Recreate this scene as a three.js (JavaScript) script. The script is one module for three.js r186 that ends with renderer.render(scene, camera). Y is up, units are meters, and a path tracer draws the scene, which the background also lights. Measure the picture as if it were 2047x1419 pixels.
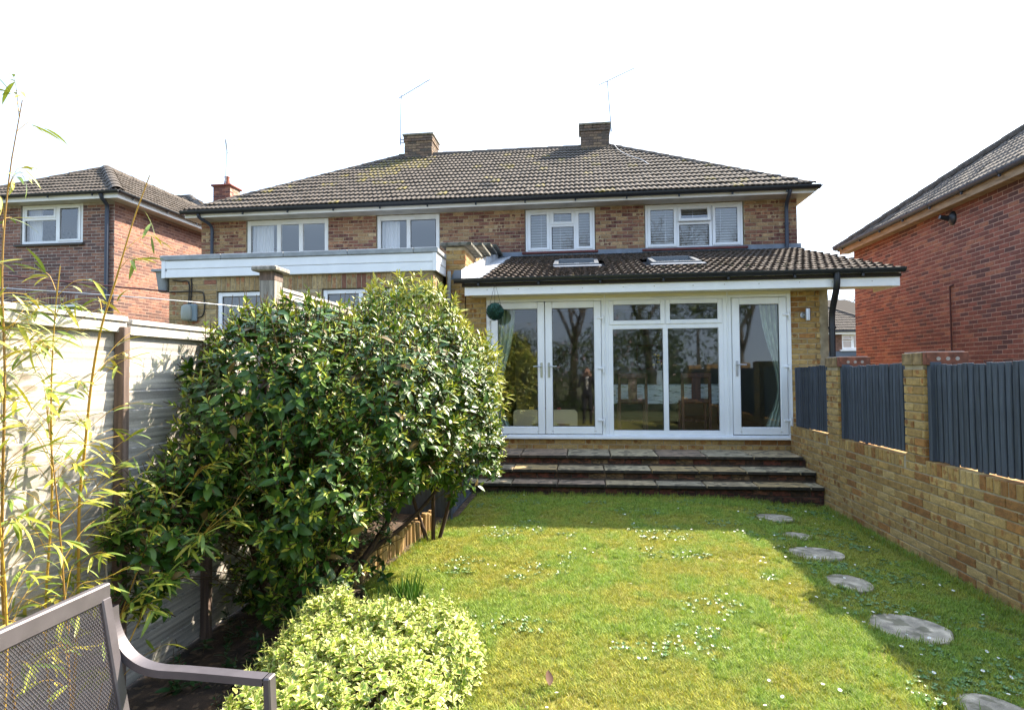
import * as THREE from 'three';
import { ConvexGeometry } from 'three/addons/geometries/ConvexGeometry.js';
import { MarchingCubes } from 'three/addons/objects/MarchingCubes.js';

// ---------------------------------------------------------------- camera, sky, sun, exposure
const scene = new THREE.Scene();
const FOCAL = 1180, YAW = 6.6 * Math.PI / 180, PITCH = Math.atan(34.8 / FOCAL), ROLL = 0.008;
const camera = new THREE.PerspectiveCamera(2 * Math.atan(709.5 / FOCAL) * 180 / Math.PI, 1024 / 709, 0.05, 600);
camera.position.set(0, 1.57, 8.8);
camera.rotation.set(PITCH, YAW, -ROLL, 'YXZ');
camera.updateMatrixWorld(true);

const renderer = new THREE.WebGLRenderer({ antialias: true });
renderer.setSize(1024, 709);
renderer.toneMapping = THREE.LinearToneMapping;
renderer.toneMappingExposure = 3.9;
renderer.shadowMap.enabled = true;

const SUN = new THREE.Vector3(0.82, 1, -0.81).normalize();
const sun = new THREE.DirectionalLight(0xfff0da, 4.8);
sun.position.copy(SUN).multiplyScalar(60);
sun.castShadow = true;
sun.shadow.mapSize.set(4096, 4096);
Object.assign(sun.shadow.camera, { left: -22, right: 22, top: 22, bottom: -22, near: 1, far: 140 });
sun.shadow.radius = 1.2;
scene.add(sun); scene.add(sun.target);

{ // hazy spring sky: pale towards the sun, bluer away from it
  const W = 512, H = 256, data = new Float32Array(W * H * 4), d = new THREE.Vector3();
  for (let j = 0; j < H; j++) for (let i = 0; i < W; i++) {
    const th = ((i + 0.5) / W - 0.5) * 2 * Math.PI, ph = ((j + 0.5) / H - 0.5) * Math.PI;
    d.set(Math.cos(ph) * Math.cos(th), Math.sin(ph), Math.cos(ph) * Math.sin(th));
    const el = Math.max(0, d.y), t = Math.pow(el, 0.55), c = d.dot(SUN);
    const glow = 0.26 * Math.exp((c - 1) * 1.3) + 0.35 * Math.exp((c - 1) * 7) + 1.2 * Math.exp((c - 1) * 40);
    const k = (j * W + i) * 4;
    if (d.y < -0.01) { data[k] = 0.09; data[k + 1] = 0.09; data[k + 2] = 0.07; }
    else {
      data[k] = 0.315 + (0.13 - 0.315) * t + glow;
      data[k + 1] = 0.385 + (0.235 - 0.385) * t + glow * 0.97;
      data[k + 2] = 0.455 + (0.435 - 0.455) * t + glow * 0.92;
    }
    data[k + 3] = 1;
  }
  const sky = new THREE.DataTexture(data, W, H, THREE.RGBAFormat, THREE.FloatType);
  sky.mapping = THREE.EquirectangularReflectionMapping;
  sky.magFilter = THREE.LinearFilter; sky.minFilter = THREE.LinearFilter; sky.needsUpdate = true;
  scene.background = sky; scene.environment = sky;
}

// ---------------------------------------------------------------- helpers
const PI = Math.PI, V = (x, y, z) => new THREE.Vector3(x, y, z);
const UP = V(0, 1, 0);
let seed = 20240411;
function R() { seed = (seed + 0x6D2B79F5) | 0; let t = Math.imul(seed ^ (seed >>> 15), 1 | seed); t = (t + Math.imul(t ^ (t >>> 7), 61 | t)) ^ t; return ((t ^ (t >>> 14)) >>> 0) / 4294967296; }
const rr = (a, b) => a + (b - a) * R();
const ri = (n) => Math.floor(R() * n);
const lerp = (a, b, t) => a + (b - a) * t, clamp = (x, a = 0, b = 1) => Math.max(a, Math.min(b, x));
const smooth = (a, b, x) => { const t = clamp((x - a) / (b - a)); return t * t * (3 - 2 * t); };
// tiling value noise
const NT = new Float32Array(65536); { for (let i = 0; i < 65536; i++) NT[i] = R(); }
function noise(x, y) {
  const xi = Math.floor(x), yi = Math.floor(y); let fx = x - xi, fy = y - yi;
  fx = fx * fx * (3 - 2 * fx); fy = fy * fy * (3 - 2 * fy);
  const a = NT[((yi & 255) << 8) | (xi & 255)], b = NT[((yi & 255) << 8) | ((xi + 1) & 255)];
  const c = NT[(((yi + 1) & 255) << 8) | (xi & 255)], e = NT[(((yi + 1) & 255) << 8) | ((xi + 1) & 255)];
  return a + (b - a) * fx + (c - a) * fy + (a - b - c + e) * fx * fy;
}
const fbm = (x, y, o = 4) => { let s = 0, a = 0.5, n = 0; for (let i = 0; i < o; i++) { s += a * noise(x, y); n += a; a *= 0.5; x = x * 2 + 17.3; y = y * 2 + 9.1; } return s / n; };

const names = new Map();
function numbered(n) { const k = (names.get(n) ?? -1) + 1; names.set(n, k); return k ? n + '_' + String(k).padStart(3, '0') : n; }
function tag(o, label, category, group) { o.userData.label = label; o.userData.category = category; if (group) o.userData.group = group; return o; }
function thing(name, label, category, base = [0, 0, 0], group) {
  const o = new THREE.Group(); o.name = numbered(name); o.position.set(...base); scene.add(o); return tag(o, label, category, group);
}
function worldPos(o) { const p = V(0, 0, 0); while (o && o !== scene) { p.add(o.position); o = o.parent; } return p; }
function shade(m) { m.castShadow = true; m.receiveShadow = true; return m; }
// a mesh whose geometry is in world metres (or placed at a world position) becomes a child of parent (parents are never turned)
function part(name, geo, mat, parent = scene, pos, quat) {
  const m = shade(new THREE.Mesh(geo, mat)); m.name = parent === scene ? numbered(name) : name;
  if (pos) m.position.copy(pos); if (quat) m.quaternion.copy(quat);
  if (parent !== scene) m.position.sub(worldPos(parent));
  parent.add(m); return m;
}
const structure = (o) => { o.userData.kind = 'structure'; return o; };
const stuff = (o) => { o.userData.kind = 'stuff'; return o; };

class MB { // merges geometries into one
  constructor() { this.p = []; this.n = []; this.u = []; this.c = []; this.i = []; this.hasC = false; }
  add(g, m, col) {
    const P = g.attributes.position, N = g.attributes.normal, U = g.attributes.uv, C = g.attributes.color, o = this.p.length / 3, v = V(0, 0, 0);
    const nm = m ? new THREE.Matrix3().getNormalMatrix(m) : null;
    for (let k = 0; k < P.count; k++) {
      v.fromBufferAttribute(P, k); if (m) v.applyMatrix4(m); this.p.push(v.x, v.y, v.z);
      v.fromBufferAttribute(N, k); if (nm) v.applyMatrix3(nm).normalize(); this.n.push(v.x, v.y, v.z);
      if (U) this.u.push(U.getX(k), U.getY(k)); else this.u.push(0, 0);
      if (col) { this.c.push(col[0], col[1], col[2]); this.hasC = true; }
      else if (C) { this.c.push(C.getX(k), C.getY(k), C.getZ(k)); this.hasC = true; } else this.c.push(1, 1, 1);
    }
    if (g.index) for (let k = 0; k < g.index.count; k++) this.i.push(o + g.index.getX(k)); else for (let k = 0; k < P.count; k++) this.i.push(o + k);
    return this;
  }
  geo() {
    const g = new THREE.BufferGeometry();
    g.setAttribute('position', new THREE.BufferAttribute(new Float32Array(this.p), 3));
    g.setAttribute('normal', new THREE.BufferAttribute(new Float32Array(this.n), 3));
    g.setAttribute('uv', new THREE.BufferAttribute(new Float32Array(this.u), 2));
    if (this.hasC) g.setAttribute('color', new THREE.BufferAttribute(new Float32Array(this.c), 3));
    g.setIndex(this.i); return g;
  }
}
const merge = (...gs) => { const b = new MB(); gs.flat().forEach((g) => b.add(g)); return b.geo(); };
function boxUV(g, s = 1, ou = 0, ov = 0) { // uv in metres by the face's main axis
  if (g.index) g = g.toNonIndexed();
  g.computeVertexNormals();
  const P = g.attributes.position, N = g.attributes.normal, u = new Float32Array(P.count * 2);
  for (let k = 0; k < P.count; k++) {
    const ax = Math.abs(N.getX(k)), ay = Math.abs(N.getY(k)), az = Math.abs(N.getZ(k));
    const x = P.getX(k), y = P.getY(k), z = P.getZ(k);
    if (ay >= ax && ay >= az) { u[2 * k] = x; u[2 * k + 1] = z; } else if (ax >= az) { u[2 * k] = z; u[2 * k + 1] = y; } else { u[2 * k] = x; u[2 * k + 1] = y; }
    u[2 * k] = u[2 * k] * s + ou; u[2 * k + 1] = u[2 * k + 1] * s + ov;
  }
  g.setAttribute('uv', new THREE.BufferAttribute(u, 2)); return g;
}
// chamfered box
function cbox(w, h, d, c = 0.003, x = 0, y = 0, z = 0) {
  c = Math.min(c, w * 0.3, h * 0.3, d * 0.3);
  const pts = [];
  for (const sx of [-1, 1]) for (const sy of [-1, 1]) for (const sz of [-1, 1]) {
    const X = sx * w / 2, Y = sy * h / 2, Z = sz * d / 2;
    pts.push(V(X - sx * c, Y - sy * c, Z), V(X - sx * c, Y, Z - sz * c), V(X, Y - sy * c, Z - sz * c));
  }
  return boxUV(new ConvexGeometry(pts)).translate(x, y, z);
}
function box(w, h, d, x = 0, y = 0, z = 0) { return boxUV(new THREE.BoxGeometry(w, h, d)).translate(x, y, z); }
const span = (x0, x1, y0, y1, z0, z1, c = 0.003) => cbox(Math.abs(x1 - x0), Math.abs(y1 - y0), Math.abs(z1 - z0), c, (x0 + x1) / 2, (y0 + y1) / 2, (z0 + z1) / 2);
const sspan = (x0, x1, y0, y1, z0, z1) => box(Math.abs(x1 - x0), Math.abs(y1 - y0), Math.abs(z1 - z0), (x0 + x1) / 2, (y0 + y1) / 2, (z0 + z1) / 2);
function tube(pts, r, seg, rad = 8) { const c = new THREE.CatmullRomCurve3(pts.map((p) => (p.isVector3 ? p : V(...p)))); return new THREE.TubeGeometry(c, seg ?? pts.length * 4, r, rad); }
function rod(a, b, r0, r1 = r0, rad = 8) {
  const d = b.clone().sub(a), L = d.length(), g = new THREE.CylinderGeometry(r1, r0, L, rad, 1);
  g.applyQuaternion(new THREE.Quaternion().setFromUnitVectors(UP, d.normalize())); const m = a.clone().add(b).multiplyScalar(0.5); return g.translate(m.x, m.y, m.z);
}
function limb(pts, radii, rad = 7) { // tapered tube along a polyline, smoothed
  const c = new THREE.CatmullRomCurve3(pts), n = (pts.length - 1) * 4, g = new THREE.TubeGeometry(c, n, 1, rad), P = g.attributes.position, v = V(0, 0, 0);
  for (let i = 0; i <= n; i++) {
    const t = i / n, k = t * (radii.length - 1), k0 = Math.min(Math.floor(k), radii.length - 2), r = lerp(radii[k0], radii[k0 + 1], k - k0), ce = c.getPointAt(t);
    for (let j = 0; j <= rad; j++) { const q = i * (rad + 1) + j; v.fromBufferAttribute(P, q).sub(ce).multiplyScalar(r).add(ce); P.setXYZ(q, v.x, v.y, v.z); }
  }
  g.computeVertexNormals(); return g;
}
// many alike pieces of one thing: the cap that shows largest in the picture as meshes of their own, the rest joined
const _v = V(0, 0, 0), _m = new THREE.Matrix4();
function pieces(parent, name, items, mat, restName, cap = 300) {
  for (const it of items) {
    it.c ??= V(0, 0, 0).setFromMatrixPosition(it.m);
    _v.copy(it.c).applyMatrix4(camera.matrixWorldInverse); const d = -_v.z;
    _v.copy(it.c).project(camera);
    const inside = d > 0.1 && Math.abs(_v.x) < 1.02 && Math.abs(_v.y) < 1.02;
    it.s = (it.a ?? 1) / (d * d) * (inside ? 1 : 1e-4) * (it.w ?? 1);
  }
  items.sort((a, b) => b.s - a.s);
  const base = worldPos(parent), p = V(0, 0, 0), q = new THREE.Quaternion(), s = V(1, 1, 1);
  const own = items.slice(0, cap), rest = items.slice(cap);
  for (const it of own) {
    const m = shade(new THREE.Mesh(it.g, it.mat ?? mat)); m.name = name;
    it.m.decompose(p, q, s); m.position.copy(p).sub(base); m.quaternion.copy(q); m.scale.copy(s); parent.add(m);
  }
  if (rest.length) { const b = new MB(); for (const it of rest) b.add(it.g, it.m); stuff(part(restName, b.geo(), mat, parent)); }
}

// ---------------------------------------------------------------- textures and materials
function texture(w, h, fn, srgb = true) {
  const d = new Uint8Array(w * h * 4);
  for (let j = 0; j < h; j++) for (let i = 0; i < w; i++) {
    const c = fn(i, j), k = (j * w + i) * 4;
    d[k] = clamp(c[0], 0, 255); d[k + 1] = clamp(c[1], 0, 255); d[k + 2] = clamp(c[2], 0, 255); d[k + 3] = 255;
  }
  const t = new THREE.DataTexture(d, w, h, THREE.RGBAFormat); t.wrapS = t.wrapT = THREE.RepeatWrapping;
  t.magFilter = THREE.LinearFilter; t.minFilter = THREE.LinearMipmapLinearFilter; t.generateMipmaps = true; if (srgb) t.colorSpace = THREE.SRGBColorSpace; t.needsUpdate = true; return t;
}
const hex = (h) => [(h >> 16) & 255, (h >> 8) & 255, h & 255];
const std = (color, roughness = 0.7, extra = {}) => new THREE.MeshStandardMaterial({ color, roughness, metalness: 0, side: THREE.DoubleSide, ...extra });
// a mottled texture in sRGB about a base colour, u and v in metres (texture covers size metres)
function mottled(base, amp, size, opts = {}) {
  const { n = 512, f = 8, grain = 0.4, sx = 1, sy = 1, spots } = opts, ox = R() * 200, oy = R() * 200, b = hex(base);
  const t = texture(n, n, (i, j) => {
    const x = i / n, y = j / n;
    // periodic in x and y by blending
    const pf = (fx, fy, o) => { const w = smooth(0.85, 1, x), h = smooth(0.85, 1, y); return lerp(lerp(fbm(ox + x * fx, oy + y * fy, o), fbm(ox + (x - 1) * fx, oy + y * fy, o), w), lerp(fbm(ox + x * fx, oy + (y - 1) * fy, o), fbm(ox + (x - 1) * fx, oy + (y - 1) * fy, o), w), h); };
    const a = pf(f * sx, f * sy, 5) - 0.5, g = (NT[(i * 131 + j * 7919) & 65535] - 0.5) * grain;
    let m = 1 + amp * (a * 2 + g), c = [b[0] * m, b[1] * m, b[2] * m];
    if (spots) c = spots(c, x, y, pf); return c;
  });
  t.repeat.set(1 / size, 1 / size); return t;
}
const mixc = (a, b, t) => [lerp(a[0], b[0], t), lerp(a[1], b[1], t), lerp(a[2], b[2], t)];

// brick faces: an atlas of 4 x 12 different faces
const AC = 4, AR = 12;
function brickAtlas(palette, o = {}) {
  const W = 1024, H = 1024, cw = W / AC, ch = H / AR, cells = [];
  for (let k = 0; k < AC * AR; k++) {
    let r = R() * palette.reduce((s, p) => s + p[1], 0), c = palette[0][0]; for (const p of palette) { r -= p[1]; if (r <= 0) { c = p[0]; break; } }
    const spots = []; const ns = o.spots ? (R() < o.spots ? 1 + ri(3) : 0) : 0;
    for (let s = 0; s < ns; s++) spots.push([rr(0.1, 0.9), rr(0.3, 0.7), rr(0.06, 0.2), rr(0.3, 0.6), rr(0.5, 1)]);
    cells.push({ c: hex(c), spots, l: rr(0.92, 1.08), ox: R() * 250, oy: R() * 250, streak: R() < (o.streak ?? 0), st: hex(o.streakColor ?? 0x6a3a28) });
  }
  cells.sort((p, q) => (p.c[0] + p.c[1] + p.c[2]) * p.l - (q.c[0] + q.c[1] + q.c[2]) * q.l); // dark faces first
  const sc = hex(o.spotColor ?? 0x8a5224), dk = hex(o.stainColor ?? 0x2a2620);
  return texture(W, H, (i, j) => {
    const ci = Math.min(AC - 1, Math.floor(i / cw)), cj = Math.min(AR - 1, Math.floor(j / ch)), q = cells[cj * AC + ci];
    const x = (i - ci * cw) / cw, y = (j - cj * ch) / ch;
    const n1 = fbm(q.ox + x * 9, q.oy + y * 3, 4) - 0.5, n2 = fbm(q.ox + x * 60, q.oy + 50 + y * 20, 3) - 0.5, g = NT[(i * 193 + j * 6151) & 65535] - 0.5;
    let c = q.c, m = q.l * (1 + (o.amp ?? 0.3) * n1 + (o.fine ?? 0.35) * n2 + 0.12 * g);
    c = [c[0] * m, c[1] * m, c[2] * m];
    for (const s of q.spots) { const dx = (x - s[0]) / s[2], dy = (y - s[1]) / s[3], e = dx * dx + dy * dy + n2 * 1.6 + n1; c = mixc(c, [sc[0] * m, sc[1] * m, sc[2] * m], s[4] * (1 - smooth(0.45, 1.15, e))); }
    if (q.streak) c = mixc(c, q.st, 0.75 * smooth(0.05, 0.35, n1 + 0.15 * Math.sin(x * 5 + q.ox)));
    if (o.stain) { const sN = fbm(q.ox * 3 + x * 5, q.oy + y * 4 + 90, 4); c = mixc(c, dk, o.stain * smooth(0.42, 0.62, sN)); }
    if (n2 < -0.3) c = mixc(c, [40, 30, 24], 0.5);
    return c;
  });
}
const brickMat = (atlas, roughness = 0.92) => std(0xffffff, roughness, { map: atlas, bumpMap: atlas, bumpScale: 0.004 });
const geoCache = new Map();
function brickGeo(L, H, D, cell) {
  L = Math.round(L * 200) / 200; const key = L + '|' + H + '|' + D + '|' + cell; let g = geoCache.get(key); if (g) return g;
  const c = 0.004, x = L / 2, y = H / 2, ci = cell % AC, cj = Math.floor(cell / AC), pos = [], uv = [], idx = [];
  const U = (a) => (ci + 0.03 + 0.94 * clamp((a + x) / 0.215)) / AC, W = (b) => (cj + 0.06 + 0.88 * clamp((b + y) / Math.max(H, 0.065))) / AR;
  const quad = (a, b, e, f, ua) => { const o = pos.length / 3; for (const p of [a, b, e, f]) { pos.push(...p); const dz = -p[2]; uv.push(U(p[0] + (ua === 'x' ? dz * 0.5 * (p[0] > 0 ? -1 : 1) : 0)), W(p[1] + (ua === 'y' ? (p[1] > 0 ? -1 : 1) * dz * 0.3 : 0))); } idx.push(o, o + 1, o + 2, o, o + 2, o + 3); };
  const f = [[-x + c, -y + c, 0], [x - c, -y + c, 0], [x - c, y - c, 0], [-x + c, y - c, 0]], m = [[-x, -y, -c], [x, -y, -c], [x, y, -c], [-x, y, -c]], b = [[-x, -y, -D], [x, -y, -D], [x, y, -D], [-x, y, -D]];
  quad(...f);
  for (let k = 0; k < 4; k++) { const n = (k + 1) % 4; quad(m[k], m[n], f[n], f[k]); quad(b[k], b[n], m[n], m[k], k % 2 ? 'x' : 'y'); }
  g = new THREE.BufferGeometry(); g.setAttribute('position', new THREE.Float32BufferAttribute(pos, 3)); g.setAttribute('uv', new THREE.Float32BufferAttribute(uv, 2)); g.setIndex(idx);
  g = g.toNonIndexed(); g.computeVertexNormals(); geoCache.set(key, g); return g;
}
/* bricks of one wall face. origin o (world, at u=0 v=0), U along the wall, N out of it; holes [u0,u1,v0,v1]; soldiers [u0,u1,v0,v1] stand on end */
function bricks(o, U, N, w, v0, v1, opt = {}) {
  const { holes = [], soldiers = [], gauge = 0.075, D = 0.1, off = 0, skip, jitter = 0.0012, tooth } = opt, items = [], HB = 0.063, J = 0.012;
  const rot = new THREE.Matrix4().makeBasis(U, UP, N), e = new THREE.Euler();
  const put = (u, v, L, H, turn, proud = 0) => {
    if (L < 0.025) return;
    const p = o.clone().addScaledVector(U, u).addScaledVector(UP, v).addScaledVector(N, (R() - 0.5) * 0.004 + proud);
    e.set((R() - 0.5) * 0.012, (R() - 0.5) * 0.01, (turn ? PI / 2 : 0) + (R() - 0.5) * jitter * 6);
    const m = rot.clone().multiply(_m.makeRotationFromEuler(e)).setPosition(p);
    items.push({ g: brickGeo(L, H, D, Math.floor(clamp(R() + (fbm((u + off * 9) * 1.1 + p.z + 50, v * 1.6 + p.x * 0.3 + 20, 3) - 0.5) * 0.9, 0, 0.999) * AC * AR)), m: m.clone(), a: L * H });
  };
  let k = 0;
  for (let v = v0; v + HB <= v1 + 0.012; v += gauge, k++) {
    const cuts = [...holes, ...soldiers].filter((h) => v + HB * 0.6 > h[2] && v + HB * 0.4 < h[3]).map((h) => [h[0], h[1]]).sort((a, b) => a[0] - b[0]);
    const runs = []; let s = 0; for (const c of cuts) { if (c[0] > s) runs.push([s, c[0]]); s = Math.max(s, c[1]); } if (s < w) runs.push([s, w]);
    for (const [a, b] of runs) {
      const ph = (k % 2 ? 0.1125 : 0) + off; let u = Math.floor((a - ph) / 0.225) * 0.225 + ph;
      for (; u < b; u += 0.225) {
        const l = Math.max(u, a), r = Math.min(u + 0.225, b); if (r - l < 0.04) continue;
        if (skip && skip((l + r) / 2, v)) continue;
        put((l + r) / 2, v + HB / 2, r - l - J, HB, false, tooth && r > w - 0.01 && k % 2 ? tooth : 0);
      }
    }
  }
  for (const [a, b, c, d] of soldiers) for (let u = a; u + 0.075 <= b + 0.01; u += 0.075) put(u + 0.0375, (c + d) / 2, d - c - 0.008, HB, true);
  return items;
}
// wall core with openings: extruded, its face a little behind the brick faces
function wallCore(o, U, N, w, v0, v1, holes, depth, back = 0.007) {
  const s = new THREE.Shape(); s.moveTo(0.004, v0); s.lineTo(w - 0.004, v0); s.lineTo(w - 0.004, v1); s.lineTo(0.004, v1); s.closePath();
  for (const [a, b, c, d] of holes) { const h = new THREE.Path(); const k = 0.004; h.moveTo(a - k, c - k); h.lineTo(a - k, d + k); h.lineTo(b + k, d + k); h.lineTo(b + k, c - k); h.closePath(); s.holes.push(h); }
  let g = new THREE.ExtrudeGeometry(s, { depth: depth, bevelEnabled: false }); g.translate(0, 0, -depth - back);
  g.applyMatrix4(new THREE.Matrix4().makeBasis(U, UP, N).setPosition(o)); return boxUV(g, 1);
}
const AX = V(1, 0, 0), AZ = V(0, 0, 1), AXn = V(-1, 0, 0), AZn = V(0, 0, -1);

const M = {};
M.mortarBuff = std(0xffffff, 0.95, { map: mottled(0xa4967c, 0.25, 0.8, { f: 12 }) });
M.mortarGrey = std(0xffffff, 0.95, { map: mottled(0x9a9086, 0.3, 0.8, { f: 12 }) });
M.mortarPink = std(0xffffff, 0.95, { map: mottled(0x9d8273, 0.2, 0.8, { f: 12 }) });
M.mortarDark = std(0xffffff, 0.95, { map: mottled(0x4e453c, 0.4, 0.8, { f: 12 }) });
M.brickYellow = brickMat(brickAtlas([[0xae8f58, 5], [0xa68650, 4], [0xb29560, 2], [0x9d7c48, 2], [0x986b3a, 0.8]], { spots: 0.65, spotColor: 0x8c5d30, amp: 0.22, fine: 0.25, stain: 0.12 }));
M.brickMixed = brickMat(brickAtlas([[0x8c644e, 4], [0x805748, 3], [0x966f54, 3], [0xa58663, 1.8], [0x744e45, 2], [0xb39a78, 0.5]], { spots: 0.3, spotColor: 0x5e3830, amp: 0.4, streak: 0.35, streakColor: 0x8a6a4a }));
M.brickRed = brickMat(brickAtlas([[0x7a4a3e, 5], [0x835143, 3], [0x6e443b, 3], [0x5e403c, 1.6], [0x8a5c48, 1]], { amp: 0.25, streak: 0.15, streakColor: 0x5c3430 }));
M.brickBrown = brickMat(brickAtlas([[0x7e5a4e, 4], [0x886254, 3], [0x6e5048, 3], [0x906a58, 2], [0x624a46, 1]], { amp: 0.3, streak: 0.2 }));
M.brickBuff = brickMat(brickAtlas([[0xa28a62, 5], [0x998058, 4], [0xac956c, 2], [0x9a7258, 1.0], [0x8e604c, 0.3]], { spots: 0.3, spotColor: 0x9a6648, amp: 0.28, stain: 0.12 }));
M.brickStep = brickMat(brickAtlas([[0x5e362a, 4], [0x6a4432, 3], [0x4e382a, 3], [0x7a6246, 1.4], [0x3e3026, 2]], { amp: 0.5, stain: 0.6, stainColor: 0x241f18 }));
M.upvc = std(0xffffff, 0.32, { map: mottled(0xe8e9ea, 0.035, 0.9, { f: 6, sx: 1, sy: 0.5 }) });
M.upvcOld = std(0xffffff, 0.45, { map: mottled(0xe2e1de, 0.05, 1.5, { f: 5 }) });
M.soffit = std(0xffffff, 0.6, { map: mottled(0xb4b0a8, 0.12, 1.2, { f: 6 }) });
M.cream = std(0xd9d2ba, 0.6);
M.gutter = std(0x22262c, 0.4);
M.gutterGrey = std(0x3a4250, 0.5);
M.lead = std(0xffffff, 0.55, { map: mottled(0x6f7782, 0.16, 0.9, { f: 6 }), metalness: 0.25 });
M.felt = std(0xffffff, 0.7, { map: mottled(0x94989a, 0.2, 1.1, { f: 9 }) });
M.concrete = std(0xffffff, 0.95, { map: mottled(0x8b867b, 0.35, 0.9, { f: 9, spots: (c, x, y, pf) => mixc(c, [70, 72, 52], 0.6 * smooth(0.55, 0.7, pf(14, 14, 4))) }) });
M.coping = std(0xffffff, 0.95, { map: mottled(0x6f6d64, 0.4, 0.9, { f: 9, spots: (c, x, y, pf) => mixc(c, [44, 46, 36], 0.7 * smooth(0.5, 0.65, pf(10, 10, 4))) }) });
M.steel = std(0xb9bcc0, 0.28, { metalness: 0.9 });
M.aerial = std(0x9aa0a6, 0.45, { metalness: 0.7 });
M.cable = std(0x2a2420, 0.7);
M.glass = new THREE.MeshPhysicalMaterial({ color: 0xffffff, roughness: 0.005, metalness: 0, transmission: 1, thickness: 0, ior: 2.2, side: THREE.DoubleSide });
M.glassDoor = M.glass.clone(); M.glassDoor.ior = 1.85; M.glassDoor.roughness = 0.03;
M.slate = std(0xffffff, 0.75, { map: mottled(0x40464f, 0.32, 0.7, { f: 10, sx: 3, sy: 0.3 }) });
M.dark = std(0x14130f, 0.9);
// ---------------------------------------------------------------- roofs
const TW = 0.21, TG = 0.3;
const tileTex = mottled(0x524a43, 0.5, 0.5, { f: 10, grain: 0.7, spots: (c, x, y, pf) => mixc(mixc(c, [58, 52, 40], 0.7 * smooth(0.56, 0.66, pf(12, 12, 4))), [108, 104, 94], 0.6 * smooth(0.66, 0.74, pf(22, 22, 3))) });
const tileTexBrown = mottled(0x52473f, 0.55, 0.5, { f: 10, grain: 0.7, spots: (c, x, y, pf) => mixc(mixc(c, [44, 36, 24], 0.75 * smooth(0.5, 0.62, pf(12, 12, 4))), [112, 76, 46], 0.5 * smooth(0.64, 0.72, pf(16, 16, 3))) });
const tileTexLichen = mottled(0x5e574d, 0.5, 0.5, { f: 10, grain: 0.7, spots: (c, x, y, pf) => mixc(c, [118, 106, 40], 0.8 * smooth(0.44, 0.6, pf(10, 10, 4))) });
M.tile = std(0xffffff, 0.95, { map: tileTex, bumpMap: tileTex, bumpScale: 0.004 });
M.tileBrown = std(0xffffff, 0.95, { map: tileTexBrown, bumpMap: tileTexBrown, bumpScale: 0.004 });
M.tileLichen = std(0xffffff, 0.95, { map: tileTexLichen, bumpMap: tileTexLichen, bumpScale: 0.004 });
M.deck = std(0x2c2723, 0.95);
const tileH = (x) => { const t = (x / (TW / 2)) % 1; return 0.02 * Math.pow(0.5 - 0.5 * Math.cos(2 * PI * t), 0.75); };
// local: x across, y up-slope (0 = front edge), z out of the slope
function tileGeo(variant, x0 = 0, x1 = TW, hipL, hipR) {
  const key = 'tile' + variant; const cut = hipL || hipR || x0 > 0 || x1 < TW; if (!cut && geoCache.has(key)) return geoCache.get(key);
  const n = 10, L = 0.36, pos = [], uv = [], idx = [], ou = (variant * 0.37) % 1, ov = (variant * 0.61) % 1;
  const cl = (x, y) => { if (hipL) x = Math.max(x, hipL(y)); if (hipR) x = Math.min(x, hipR(y)); return x; };
  const rows = [[0, -0.016, 0], [0, 0, 1], [L, 0, 1], [0, 0, 0]];
  const row = (y, dz) => { const o = pos.length / 3; for (let i = 0; i <= n; i++) { const x = x0 + (x1 - x0) * i / n; pos.push(cl(x, y), y, tileH(x) + dz - y * 0.11 + 0.042); uv.push((x + ou), (y + dz * 1 + ov)); } return o; };
  const a = row(0, -0.034), b = row(0, 0), c = row(0, 0), d = row(L, 0);
  for (let i = 0; i < n; i++) { idx.push(a + i, a + i + 1, b + i + 1, a + i, b + i + 1, b + i, c + i, c + i + 1, d + i + 1, c + i, d + i + 1, d + i); }
  const g = new THREE.BufferGeometry(); g.setAttribute('position', new THREE.Float32BufferAttribute(pos, 3)); g.setAttribute('uv', new THREE.Float32BufferAttribute(uv, 2)); g.setIndex(idx); g.computeVertexNormals();
  if (!cut) geoCache.set(key, g); return g;
}
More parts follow.
